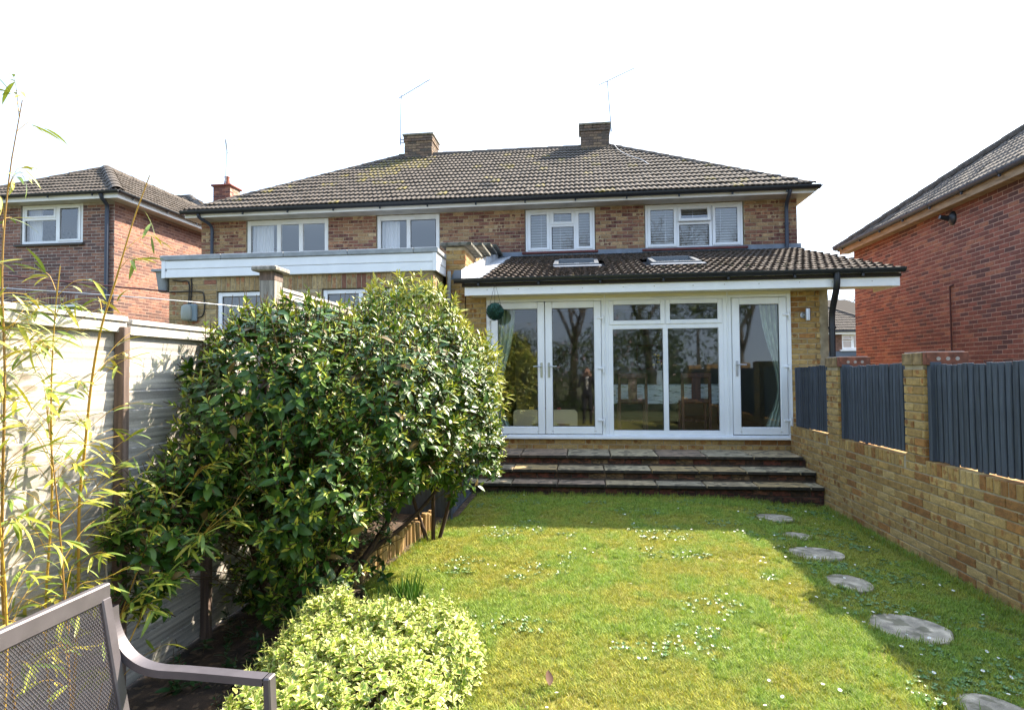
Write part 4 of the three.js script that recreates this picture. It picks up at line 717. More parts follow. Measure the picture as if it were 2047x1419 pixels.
// ================================================================ INSIDE THE EXTENSION
{
  const floor = structure(part('room_floor', sspan(-1.7, 3.48, 0.5, 0.6, -9.3, -0.05), std(0xffffff, 0.6, { map: mottled(0x4a3c30, 0.2, 1, { f: 4, sx: 0.5, sy: 6 }) })));
  structure(part('room_ceiling', merge(sspan(-1.7, 3.48, 2.86, 2.9, -1.0, -0.04), sspan(-1.7, 3.48, 2.86, 2.9, -9.3, -2.2), sspan(-1.7, -0.46, 2.86, 2.9, -2.2, -1.0), sspan(0.36, 1.18, 2.86, 2.9, -2.2, -1.0), sspan(2.04, 3.48, 2.86, 2.9, -2.2, -1.0)), M.plaster));
  structure(part('room_wall', merge(sspan(0.35, 3.3, 0.6, 2.86, -4.35, -4.25)), M.plasterGreen));
  structure(part('room_wall', merge(sspan(-1.7, -1.68, 0.6, 2.86, -9.3, -0.3), sspan(3.23, 3.25, 0.6, 2.86, -9.3, -0.3), sspan(0.3, 0.4, 0.6, 2.86, -9.2, -4.36)), M.plasterGreen));
  structure(part('room_wall', merge(sspan(-1.7, -0.72, 0.6, 2.86, -6.6, -6.5), sspan(-0.02, 0.4, 0.6, 2.86, -6.6, -6.5), sspan(-0.72, -0.02, 2.2, 2.86, -6.6, -6.5)), M.plaster));
  const d = thing('front_door', 'front door with two narrow glazed panels seen through the patio doors', 'door', [-0.37, 0.6, -6.55]);
  part('door_leaf', merge(sspan(-0.72, -0.45, 0.6, 2.2, -6.58, -6.53), sspan(-0.32, -0.22, 0.6, 2.2, -6.58, -6.53), sspan(-0.09, -0.02, 0.6, 2.2, -6.58, -6.53), sspan(-0.45, -0.32, 0.6, 1.2, -6.58, -6.53), sspan(-0.22, -0.09, 0.6, 1.2, -6.58, -6.53), sspan(-0.45, -0.32, 1.85, 2.2, -6.58, -6.53), sspan(-0.22, -0.09, 1.85, 2.2, -6.58, -6.53)), std(0x8a8672, 0.6), d);
  for (const [a, b] of [[-0.45, -0.32], [-0.22, -0.09]]) part('pane', new THREE.PlaneGeometry(b - a, 0.65).translate((a + b) / 2, 1.525, -6.55), M.frosted ??= new THREE.MeshPhysicalMaterial({ color: 0xf2fff8, transmission: 1, roughness: 0.6, thickness: 0, side: THREE.DoubleSide }), d);
  part('letter_plate', cbox(0.3, 0.05, 0.02, 0.005, -0.27, 1.12, -6.52), M.gutter, d);
  // dining table under a pale cloth
  const t = thing('dining_table', 'dining table under a pale blue patterned cloth inside the patio window', 'table', [1.5, 0.6, -1.75]);
  const clothTex = mottled(0xd6e6e6, 0.1, 0.6, { f: 6, spots: (c, x, y, pf) => mixc(c, [112, 132, 112], 0.8 * smooth(0.66, 0.72, pf(16, 16, 3))) });
  const cb = new MB(); cb.add(span(0.35, 2.62, 1.325, 1.333, -2.2, -1.3));
  for (const [z, s] of [[-1.29, 1], [-2.21, -1]]) { const g = new THREE.PlaneGeometry(2.27, 0.3, 60, 4), P = g.attributes.position; for (let k = 0; k < P.count; k++) { const f = (0.15 - P.getY(k)) / 0.3; P.setZ(k, s * f * 0.02 * Math.sin(P.getX(k) * 19 + noise(P.getX(k) * 3, 1) * 5)); } g.computeVertexNormals(); cb.add(g, new THREE.Matrix4().makeTranslation(1.485, 1.178, z)); }
  for (const x of [0.345, 2.625]) cb.add(new THREE.PlaneGeometry(0.9, 0.3).rotateY(PI / 2).translate(x, 1.178, -1.75));
  part('tablecloth', cb.geo(), std(0xffffff, 0.9, { map: clothTex }), t);
  M.darkWood = std(0xffffff, 0.55, { map: mottled(0x4a2e1e, 0.35, 0.6, { f: 8, sx: 4, sy: 0.5 }) });
  part('tabletop', span(0.36, 2.6, 1.28, 1.323, -2.18, -1.32), M.darkWood, t);
  for (const x of [0.5, 2.45]) for (const z of [-2.05, -1.45]) part('leg', span(x - 0.035, x + 0.035, 0.6, 1.28, z - 0.035, z + 0.035), M.darkWood, t);
  const chair = (x, label) => {
    const c = thing('dining_chair', label, 'chair', [x, 0.6, -0.98], 'dark wooden dining chairs at the table');
    for (const dx of [-0.21, 0.21]) { part('leg', span(x + dx - 0.022, x + dx + 0.022, 0.6, 1.53, -0.86, -0.82), M.darkWood, c); part('leg', span(x + dx - 0.02, x + dx + 0.02, 0.6, 1.05, -1.24, -1.2), M.darkWood, c); }
    part('top_rail', span(x - 0.235, x + 0.235, 1.46, 1.54, -0.862, -0.818, 0.01), M.darkWood, c); part('splat', span(x - 0.07, x + 0.07, 1.12, 1.46, -0.85, -0.83), M.darkWood, c); part('bottom_rail', span(x - 0.19, x + 0.19, 1.07, 1.13, -0.855, -0.825), M.darkWood, c);
    part('seat', span(x - 0.22, x + 0.22, 1.05, 1.09, -1.25, -0.84, 0.012), M.darkWood, c); part('stretcher', merge(span(x - 0.012, x + 0.012, 0.76, 0.785, -1.2, -0.86), span(x - 0.19, x + 0.19, 0.76, 0.784, -1.03, -1.0)), M.darkWood, c);
  };
  chair(0.83, 'dark wooden dining chair behind the left pane of the patio window'); chair(1.82, 'dark wooden dining chair behind the right pane of the patio window');
  // vase of flowers
  const v = thing('flower_vase', 'white jug of yellow flowers standing on the dining table', 'vase', [1.36, 1.333, -1.6]);
  part('jug', new THREE.LatheGeometry([[0, 0], [0.05, 0], [0.062, 0.06], [0.055, 0.15], [0.042, 0.2], [0.05, 0.25]].map((p) => new THREE.Vector2(...p)), 20).translate(1.36, 1.334, -1.6), std(0xd6dede, 0.4), v);
  for (let k = 0; k < 14; k++) { const a = R() * 6.3, r = rr(0.02, 0.13), p = V(1.36 + Math.cos(a) * r, rr(1.68, 1.86), -1.6 + Math.sin(a) * r); const s = part('stem', rod(V(1.36, 1.55, -1.6), p, 0.003, 0.003, 4), std(0x33502a, 0.8), v); part('flower', new THREE.IcosahedronGeometry(rr(0.016, 0.028), 1).scale(1, 0.7, 1).translate(p.x, p.y, p.z), k % 3 ? (M.petal ??= std(0xd9b632, 0.7)) : (M.petal2 ??= std(0x7c2f3c, 0.7)), v); }
  // curtains
  tag(part('curtain', curtainGeo(2.62, 3.05, 0.62, 2.75, -0.28, 6, 0.03, 1.3, [2.86, 3.02]), M.curtainGreen), 'pale green curtain tied back behind the single patio door', 'curtain');
  tag(part('curtain', curtainGeo(-1.5, -0.98, 0.62, 2.75, -0.28, 7, 0.03, 1.2, [-1.5, -1.22]), M.curtainGreen), 'pale green curtain tied back at the topiary ball end of the patio doors', 'curtain');
  // armchair back with toys
  const s = thing('toy_kitchen', 'beige play table with rounded top just inside the double doors', 'toy table', [-0.6, 0.6, -0.75]);
  const sh = new THREE.Shape(); sh.moveTo(-0.5, 0); sh.lineTo(0.5, 0); sh.lineTo(0.5, 0.3); sh.quadraticCurveTo(0.5, 0.37, 0.43, 0.37); sh.lineTo(-0.43, 0.37); sh.quadraticCurveTo(-0.5, 0.37, -0.5, 0.3); sh.closePath();
  for (const hx of [-0.1, 0.28]) { const h = new THREE.Path(); h.moveTo(hx - 0.14, 0.05); h.lineTo(hx - 0.1, 0.16); h.lineTo(hx + 0.1, 0.16); h.lineTo(hx + 0.14, 0.05); h.closePath(); sh.holes.push(h); }
  part('panel', new THREE.ExtrudeGeometry(sh, { depth: 0.03, bevelSize: 0.008, bevelThickness: 0.008, bevelSegments: 2 }).translate(-0.56, 0.6, -0.55), std(0xb8ac86, 0.7), s); part('body', span(-1.02, -0.12, 0.6, 0.93, -0.95, -0.57), std(0x8f8468, 0.8), s);
  for (let k = 0; k < 7; k++) part('toy', cbox(rr(0.05, 0.12), rr(0.04, 0.1), 0.08, 0.01, rr(-0.95, -0.2), 0.965, -0.75), std([0x3c5a6e, 0x8a4030, 0xb4963a, 0x3f6a4a][k % 4], 0.6), s);
  const p = thing('pendant_lamp', 'dark pendant lamp shade hanging above the dining table', 'lamp', [1.3, 2.86, -1.75]);
  part('cord', rod(V(1.3, 2.86, -2.3), V(1.3, 2.45, -2.3), 0.004, 0.004, 5), M.cable, p); part('shade', new THREE.CylinderGeometry(0.07, 0.17, 0.22, 20, 1, true).translate(1.3, 2.36, -2.3), std(0x2e2622, 0.8), p);
  const f = thing('picture_frame', 'dark framed picture on the inner wall above the table', 'picture', [1.42, 1.85, -4.24]);
  part('frame', merge(span(1.2, 1.25, 1.6, 2.15, -4.248, -4.22), span(1.62, 1.67, 1.6, 2.15, -4.248, -4.22), span(1.25, 1.62, 2.1, 2.149, -4.248, -4.221), span(1.25, 1.62, 1.6, 1.649, -4.248, -4.221)), M.darkWood, f); part('print', sspan(1.25, 1.62, 1.65, 2.1, -4.247, -4.24), std(0xffffff, 0.8, { map: mottled(0x5c5a50, 0.6, 0.4, { f: 5 }) }), f);
}

// ================================================================ STEPS
{
  const t = thing('patio_steps', 'three dark brick steps with worn stone slab treads below the patio doors', 'steps', [0.7, 0, 0.7]);
  const slabTex = (h) => mottled(h, 0.3, 0.9, { f: 10, grain: 0.7, spots: (c, x, y, pf) => mixc(c, [66, 60, 48], 0.6 * smooth(0.56, 0.7, pf(9, 9, 5))) });
  const slabM = [0xa89878, 0xa89472, 0x9a8c72, 0xac9266, 0x947e68].map((h) => { const x = slabTex(h); return std(0xffffff, 0.95, { map: x, bumpMap: x, bumpScale: 0.006 }); });
  const lev = [[0.44, 0.0, 0.7, -1.46], [0.3, 0.58, 1.03, -1.5], [0.16, 0.9, 1.27, -1.53]];
  lev.forEach(([y, za, zb, xa], li) => {
    const xb = 2.915; let x = xa;
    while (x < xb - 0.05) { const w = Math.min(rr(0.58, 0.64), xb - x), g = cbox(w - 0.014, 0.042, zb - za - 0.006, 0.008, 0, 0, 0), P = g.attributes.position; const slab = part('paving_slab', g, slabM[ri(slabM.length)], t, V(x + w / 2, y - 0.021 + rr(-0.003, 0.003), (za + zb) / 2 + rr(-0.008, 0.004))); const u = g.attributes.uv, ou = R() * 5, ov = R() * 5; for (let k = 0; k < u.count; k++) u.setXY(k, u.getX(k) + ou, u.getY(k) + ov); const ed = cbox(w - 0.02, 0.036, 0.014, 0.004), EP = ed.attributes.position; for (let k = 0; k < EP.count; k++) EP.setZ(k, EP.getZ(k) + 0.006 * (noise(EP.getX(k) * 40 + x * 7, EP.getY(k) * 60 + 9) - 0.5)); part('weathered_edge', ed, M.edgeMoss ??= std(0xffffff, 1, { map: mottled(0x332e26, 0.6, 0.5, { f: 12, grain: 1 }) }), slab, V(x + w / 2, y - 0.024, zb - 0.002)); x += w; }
    const yb = li === 2 ? -0.2 : lev[li + 1][0] - 0.045, zr = zb - 0.045;
    const core = part('riser', sspan(xa + 0.03, 2.915, yb, y - 0.043, zr - 0.3 + (li === 0 ? -0.3 : 0), zr - 0.012), M.mortarDark, t);
    pieces(core, 'brick', bricks(V(xa + 0.02, 0, zr), AX, AZ, 2.9 - xa, li === 2 ? -0.115 : y - 0.118, y - 0.04, { gauge: 0.075 }), M.brickStep, 'small_bricks');
    if (li < 2) part('riser_base', sspan(xa + 0.02, 2.91, yb - 0.02, y - 0.11, zr - 0.1, zr - 0.004), M.mortarDark, t);
  });
}

// ================================================================ GARDEN WALL with piers
const GX = 2.92;
{
  const t = thing('garden_wall', 'low yellow brick garden wall with tall piers holding the slate fence panels', 'wall', [GX, -0.2, 4]);
  const z0 = 0.1, z1 = 9.4, o = V(GX, 0, z1), w = z1 - z0;
  const core = part('wall', sspan(GX + 0.008, GX + 0.2, -0.3, 0.782, z0, z1), M.mortarBuff, t);
  const pier = [[1.35, 1.66], [3.05, 3.36], [5.32, 5.63], [7.6, 7.91]];
  // bricks face -X: U = +Z so that U x UP = -X
  const b = bricks(V(GX, 0, z0), AZ, AXn, w, -0.222, 0.68, { off: 0.05 });
  const sol = bricks(V(GX, 0, z0), AZ, AXn, w, 5, 5, { soldiers: pierGaps(pier, z0, z1).map(([a, c]) => [a - z0, c - z0, 0.678, 0.79]), D: 0.2 });
  function pierGaps(p, a, c) { const out = []; let s = a; for (const [q, r] of p) { out.push([s, q - 0.005]); s = r + 0.005; } out.push([s, c]); return out; }
  pieces(core, 'brick', [...b, ...sol], M.brickYellow, 'small_bricks');
  const hole = M.dark;
  for (const [a, c] of pier) {
    const p = part('pier', sspan(GX + 0.012, GX + 0.318, 0.6, 1.7, a + 0.012, c - 0.012), M.mortarBuff, t);
    const it = [...bricks(V(GX, 0, a), AZ, AXn, c - a, 0.678, 1.6, { off: 0.04 }), ...bricks(V(GX, 0, c), AX, AZ, 0.33, 0.828, 1.6, { off: 0.1 }), ...bricks(V(GX + 0.33, 0, a), AXn, AZn, 0.33, 0.828, 1.6, {})];
    pieces(p, 'brick', it, M.brickYellow, 'small_bricks');
    // capping bricks, laid frog outwards so that the holes show
    part('cap_brick', span(GX - 0.006, GX + 0.105, 1.605, 1.71, a - 0.006, a + 0.16, 0.004), M.capOld ??= std(0xffffff, 0.95, { map: mottled(0x8a7350, 0.4, 0.4) }), p);
    part('cap_brick', span(GX - 0.004, GX + 0.105, 1.606, 1.712, a + 0.166, c - 0.01, 0.004), M.capOld, p);
    const cb = part('cap_brick', span(GX + 0.004, GX + 0.34, 1.604, 1.714, c - 0.006, c + 0.055, 0.005), M.capRed ??= std(0xffffff, 0.95, { map: mottled(0x6f4434, 0.4, 0.4) }), p);
    for (let k = 0; k < 3; k++) part('mortar_plug', new THREE.CylinderGeometry(0.017, 0.017, 0.006, 16).rotateX(PI / 2).translate(GX + 0.1 + k * 0.075, 1.657, c + 0.054), M.mortarGrey, cb);
    part('cap_brick', span(GX + 0.112, GX + 0.335, 1.606, 1.71, a, c - 0.01, 0.004), M.capOld, p);
    part('mortar_bed', sspan(GX + 0.012, GX + 0.32, 1.708, 1.722, a + 0.01, c + 0.03), M.mortarGrey, p);
  }
  // slate grey fence panels between the piers
  const labels = ['slate grey slatted fence panel nearest the patio doors, on the brick wall', 'slate grey slatted fence panel between the two brick piers', 'slate grey slatted fence panel nearest the camera, beyond the second pier', 'slate grey slatted fence panel far right behind the camera'];
  [[0.12, 1.345], [1.67, 3.045], [3.37, 5.31], [5.64, 7.59]].forEach(([a, c], i) => {
    const p = thing('slatted_fence', labels[i], 'fence', [GX + 0.09, 0.79, (a + c) / 2], 'slate grey fence panels on the garden wall');
    const n = Math.round((c - a) / 0.067), s = (c - a) / n;
    const sg = [0, 1, 2].map((k) => { const g = cbox(0.016, 0.82, s * 0.76, 0.004); const u = g.attributes.uv; for (let q = 0; q < u.count; q++) u.setXY(q, u.getX(q) + k * 0.23, u.getY(q) + k * 0.31); return g; });
    for (let k = 0; k < n; k++) { const q = new THREE.Quaternion().setFromEuler(new THREE.Euler(rr(-0.004, 0.004), 0, rr(-0.006, 0.006))); part('slat', sg[ri(3)], M.slate, p, V(GX + 0.075 + rr(-0.003, 0.003), 1.21 + rr(-0.006, 0.006) - 0.01 * Math.cos(PI * k / n), a + (k + 0.5) * s), q); }
    part('backing_board', span(GX + 0.088, GX + 0.1, 0.8, 1.6, a, c), M.slate, p);
    for (const y of [0.95, 1.45]) part('rail', span(GX + 0.101, GX + 0.14, y - 0.03, y + 0.03, a, c), M.slate, p);
    if (i > 0) part('end_post', span(GX + 0.03, GX + 0.12, 0.79, 1.63, a - 0.002, a + 0.05), M.slate, p);
  });
}

// ================================================================ STEPPING STONES
const stoneTex = mottled(0xa29682, 0.42, 0.6, { f: 9, grain: 0.9, spots: (c, x, y, pf) => mixc(c, [88, 84, 62], 0.6 * smooth(0.53, 0.66, pf(7, 7, 4))) });
M.stone = std(0xffffff, 0.95, { map: stoneTex, bumpMap: stoneTex, bumpScale: 0.006 });
[[2.06, 2.1, 0.205, 0.17, 'round stepping stone nearest the steps, in shade'], [2.03, 2.83, 0.142, 0.12, 'smallest stepping stone, second from the steps'], [1.98, 3.42, 0.225, 0.19, 'third stepping stone from the steps, on the edge of the shade'], [1.96, 4.1, 0.155, 0.175, 'fourth stepping stone from the steps, small and cracked'], [1.98, 4.88, 0.225, 0.21, 'largest pale stepping stone near the camera'], [1.87, 5.82, 0.15, 0.17, 'stepping stone cut off by the bottom edge of the photo']].forEach(([x, z, rx, rz, label], i) => {
  const sh = new THREE.Shape(), n = 40; for (let k = 0; k < n; k++) { const a = k / n * 2 * PI, q = 1 + 0.07 * (fbm(Math.cos(a) * 1.4 + i * 9, Math.sin(a) * 1.4 + 5, 3) - 0.5) * 2; sh[k ? 'lineTo' : 'moveTo'](Math.cos(a) * rx * q, Math.sin(a) * rz * q); } sh.closePath();
  let g = new THREE.ExtrudeGeometry(sh, { depth: 0.035, bevelSize: 0.006, bevelThickness: 0.006, bevelSegments: 2 }); g.rotateX(-PI / 2); g = boxUV(g, 1, i * 0.37, i * 0.21);
  const m = tag(part('stepping_stone', g, M.stone, scene, V(x, lawnY(x, z) - 0.02, z)), label, 'stepping stone', 'round stepping stones in the lawn');
});

// ================================================================ TIMBER FENCE on the left
const FX = -2.2;
const boardTex = [0, 1, 2].map((k) => mottled([0xaaa59e, 0xb1aca5, 0xa09b93][k], 0.38, 1.2, { f: 7, sx: 0.35, sy: 12, grain: 0.5, spots: (c, x, y, pf) => { const kn = smooth(0.77, 0.83, pf(7, 14, 3)); return mixc(c, [110, 98, 84], kn * 0.6); } }));
M.board = boardTex.map((t) => std(0xffffff, 0.9, { map: t, bumpMap: t, bumpScale: 0.0015 }));
M.postWood = std(0xffffff, 0.95, { map: mottled(0x8b857c, 0.4, 1, { f: 8, sx: 8, sy: 0.5 }) });
M.battenOld = std(0xffffff, 0.9, { map: mottled(0x6e5d54, 0.35, 1, { f: 8, sx: 8, sy: 0.5 }) });
function timberPanel(z0, z1, top, label, nBat) {
  const t = thing('timber_fence', label, 'fence', [FX, 0, (z0 + z1) / 2], 'weathered timber fence panels on the left'), L = z1 - z0, pitch = 0.094;
  const n = Math.floor((top - 0.1) / pitch), gs = [0, 1, 2, 3].map((k) => { const g = cbox(0.016, 0.118, L - 0.004, 0.003), u = g.attributes.uv; for (let q = 0; q < u.count; q++) u.setXY(q, u.getX(q) + k * 0.37, u.getY(q) + k * 0.29); return g; });
  for (let k = 0; k < n; k++) { const q = new THREE.Quaternion().setFromEuler(new THREE.Euler(rr(-0.004, 0.004), 0, -0.1 + rr(-0.015, 0.015))); part('board', gs[ri(4)], M.board[ri(3)], t, V(FX + rr(-0.003, 0.003), 0.12 + k * pitch, (z0 + z1) / 2), q); }
  for (const z of nBat) part('batten', span(FX + 0.012, FX + 0.062, 0.05, top - 0.03, z - 0.02, z + 0.02, 0.003), M.battenOld, t);
  part('capping_rail', span(FX - 0.04, FX + 0.045, top - 0.005, top + 0.022, z0, z1, 0.004), M.board[0], t);
  part('top_rail', span(FX + 0.01, FX + 0.036, top - 0.055, top - 0.006, z0, z1, 0.003), M.board[1], t);
}
timberPanel(6.2, 8.0, 1.83, 'weathered pale timber fence panel behind the bamboo', [6.23, 7.1, 7.97]);
timberPanel(8.04, 10.0, 1.83, 'weathered timber fence panel beside the camera', [8.1, 9, 9.9]);
timberPanel(4.9, 6.18, 1.82, 'weathered pale timber fence panel between the bamboo and the big shrub', [5.58, 4.94]);
timberPanel(2.9, 4.72, 2.18, 'taller timber fence panel beyond the capped post', [4.02, 2.94, 4.68]);
timberPanel(0.66, 2.88, 2.18, 'timber fence panel against the flat roofed extension', [0.7, 1.8, 2.84]);
{
  const t = thing('fence_post', 'tall weathered fence post with a square cap above the shrub', 'post', [FX, 0, 4.82]);
  part('post', span(FX - 0.06, FX + 0.05, 0, 2.27, 4.735, 4.86, 0.006), M.postWood, t); part('collar', span(FX - 0.06, FX + 0.052, 2.235, 2.3, 4.733, 4.862, 0.004), M.battenOld, t);
  part('cap', span(FX - 0.1, FX + 0.085, 2.3, 2.335, 4.69, 4.905, 0.008), M.postWood, t);
}
// washing lines strung across
tag(part('washing_line', tube([[-3.4, 2.02, 6.6], [-2.5, 2.015, 5.7], [FX, 2.03, 4.86]], 0.003, 30, 5), M.aerial), 'thin steel washing line running to the capped fence post', 'washing line');
tag(part('overhead_cable', tube([[-9.6, 3.2, 1.2], [-7.9, 3.0, 0.9], [-6.18, 2.83, 0.6]], 0.013, 30, 5), M.pipeRed), 'reddish brown cable running from the neighbour to the buff brick wall', 'cable');

// ================================================================ LOG EDGING, dark panel by the steps
{
  const t = thing('log_edging', 'half round log edging along the flower bed', 'edging', [-1.58, 0, 3.9]);
  const zs = []; for (let z = 4.62; z > 3.0; z -= 0.052) zs.push(z);
  M.log = [0, 1, 2].map((k) => std(0xffffff, 0.9, { map: mottled([0xa08458, 0x8c7148, 0x77603e][k], 0.35, 0.5, { f: 8, sx: 6, sy: 0.6 }) }));
  const lg = [0.027, 0.03].map((r) => boxUV(new THREE.LatheGeometry([[0, 0.2], [r * 0.7, 0.2], [r, 0.188], [r, -0.1], [0, -0.1]].map((p) => new THREE.Vector2(...p)).reverse(), 10), 1)); lg.forEach((g) => g.computeVertexNormals());
  zs.forEach((z, k) => part('log', lg[ri(2)], M.log[ri(3)], t, V(bedEdge(z) + 0.02 * Math.sin(k * 0.9), rr(-0.025, 0.02), z), new THREE.Quaternion().setFromEuler(new THREE.Euler(rr(-0.05, 0.05), R() * 6, rr(-0.04, 0.04)))));
}
{
  const t = thing('planter_screen', 'low dark grey boarded screen beside the steps and the lawn', 'screen', [-1.42, 0, 1.9]);
  for (let k = 0; k < 12; k++) part('board', span(-1.44, -1.42 + (k % 2) * 0.004, -0.02, 0.47, 1.33 + k * 0.098, 1.425 + k * 0.098, 0.003), M.slate, t);
  part('post', span(-1.45, -1.385, -0.05, 0.5, 2.505, 2.57, 0.005), M.gutterGrey, t); part('rail', span(-1.45, -1.4, 0.455, 0.49, 1.3, 2.505, 0.004), M.slate, t); part('rail', span(-1.419, -1.405, 0.02, 0.05, 1.3, 2.505, 0.002), M.slate, t);
  part('end_panel', span(-2.1, -1.451, -0.02, 0.45, 2.52, 2.545, 0.004), M.slate, t);
}
// ================================================================ PLANTS
// a leaf along +Y with its upper face to +Z; tone: [r,g,b] linear, optional edge colour
function leafGeo(len, wid, tone, o = {}) {
  const { fold = 0.25, droop = 0.25, rows = 4, edge, tip = 1, wide = 0.45 } = o, cols = edge ? [-1, -0.55, 0, 0.55, 1] : [-1, 0, 1], pos = [], col = [], idx = [], nc = cols.length;
  for (let r = 0; r <= rows; r++) {
    const t = r / rows, w = wid / 2 * Math.pow(Math.sin(PI * Math.pow(clamp(t * 0.97 + 0.03), wide < 0.5 ? 0.8 : 1)), 0.75) * (r === rows ? 0.04 : 1);
    for (const c of cols) {
      pos.push(c * w, t * len, Math.abs(c) * w * fold - droop * len * t * t);
      const e = edge && (Math.abs(c) === 1 || r === rows || r === 0) ? edge : tone, k = c === 0 && !edge ? 1.12 : 1; col.push(e[0] * k, e[1] * k, e[2] * k);
    }
  }
  for (let r = 0; r < rows; r++) for (let c = 0; c < nc - 1; c++) { const a = r * nc + c; idx.push(a, a + 1, a + nc + 1, a, a + nc + 1, a + nc); }
  const g = new THREE.BufferGeometry(); g.setAttribute('position', new THREE.Float32BufferAttribute(pos, 3)); g.setAttribute('color', new THREE.Float32BufferAttribute(col, 3));
  g.setAttribute('uv', new THREE.Float32BufferAttribute(pos.flatMap((_, i) => (i % 3 === 0 ? [pos[i], pos[i + 1]] : [])), 2)); g.setIndex(idx); g.computeVertexNormals(); return g;
}
const leafMat = (rough, trans = 0.3, spec = 1.38) => new THREE.MeshPhysicalMaterial({ color: 0xffffff, vertexColors: true, roughness: rough, transmission: trans, thickness: 0, ior: spec, side: THREE.DoubleSide });
function perp(d) { const a = Math.abs(d.y) < 0.9 ? UP : AX; return d.clone().cross(a).normalize(); }
function leafAt(list, g, p, dir, normal, s) {
  const y = dir.clone().normalize(), z = normal.clone().addScaledVector(y, -normal.dot(y)); if (z.lengthSq() < 1e-6) z.copy(perp(y)); z.normalize();
  const m = new THREE.Matrix4().makeBasis(y.clone().cross(z), y, z).scale(V(s, s, s)).setPosition(p);
  list.push({ g, m, a: s * s, c: p.clone().addScaledVector(y, 0.03) });
}
function shoot(list, twigs, p, d, o) {
  const n = o.pairs, sp = o.spacing, a0 = R() * PI, sx = perp(d), sy = d.clone().cross(sx);
  twigs && twigs.push([p.clone().addScaledVector(d, -sp * 1.5), p.clone().addScaledVector(d, sp * n)]);
  for (let i = 0; i < n; i++) {
    const t = i / Math.max(1, n - 1), q = p.clone().addScaledVector(d, sp * i * (1 - 0.25 * t)), az = a0 + i * PI / 2, el = lerp(o.el0, o.el1, t) + rr(-0.2, 0.2);
    for (const s of [0, PI]) {
      if (R() < (o.miss ?? 0.06)) continue;
      const a = az + s + rr(-0.3, 0.3), rad = sx.clone().multiplyScalar(Math.cos(a)).addScaledVector(sy, Math.sin(a));
      const dir = rad.clone().multiplyScalar(Math.cos(el)).addScaledVector(d, Math.sin(el)).add(V(0, -(o.sag ?? 0.15), 0));
      const nrm = d.clone().addScaledVector(rad, -0.3).add(V(rr(-0.3, 0.3), rr(0, 0.3), rr(-0.3, 0.3)));
      leafAt(list, t > (o.tipFrom ?? 0.7) ? o.tips[ri(o.tips.length)] : o.leaves[ri(o.leaves.length)], q, dir, nrm, rr(0.6, 1.25) * lerp(1, o.tipScale ?? 0.6, t));
    }
  }
}
const inside = (p, E) => { const [c, r] = E; return ((p.x - c[0]) / r[0]) ** 2 + ((p.y - c[1]) / r[1]) ** 2 + ((p.z - c[2]) / r[2]) ** 2; };
function crownShoots(list, twigs, Es, n, o, keep) {
  const wt = Es.map(([c, r]) => r[0] * r[1] + r[1] * r[2] + r[0] * r[2]), tot = wt.reduce((a, b) => a + b); let made = 0, tries = 0;
  while (made < n && tries++ < n * 20) {
    let k = 0, q = R() * tot; while ((q -= wt[k]) > 0) k++;
    const [c, r] = Es[k], u = V(rr(-1, 1), rr(-1, 1), rr(-1, 1)); if (u.lengthSq() > 1 || u.lengthSq() < 0.01) continue; u.normalize();
    const lump = 0.88 + 0.3 * (fbm(u.x * 2.4 + k * 7 + 30, u.y * 2.4 + u.z * 2.1 + 11, 3) - 0.35), dep = (R() < (o.inner ?? 0.25) ? rr(0.45, 0.85) : rr(0.9, 1.02)) * lump;
    const p = V(c[0] + u.x * r[0] * dep, c[1] + u.y * r[1] * dep, c[2] + u.z * r[2] * dep);
    if (Es.some((E, j) => j !== k && inside(p, E) < 0.6)) continue; if (keep && !keep(p)) continue;
    const nrm = V(u.x / r[0], u.y / r[1], u.z / r[2]).normalize(), d = nrm.multiplyScalar(o.out ?? 0.7).add(V(rr(-0.4, 0.4), (o.up ?? 0.6) + rr(-0.3, 0.3), rr(-0.4, 0.4))).normalize();
    shoot(list, twigs, p, d, o); made++;
  }
}
function twigMesh(twigs, r, mat, parent, name = 'twigs') { const b = new MB(); for (const [a, c] of twigs) b.add(rod(a, c, r, r * 0.6, 4)); return stuff(part(name, b.geo(), mat, parent)); }
M.bark = std(0xffffff, 0.95, { map: mottled(0x3c2c20, 0.4, 0.4, { f: 8, sx: 4 }) });
M.twig = std(0x4a3a22, 0.9);

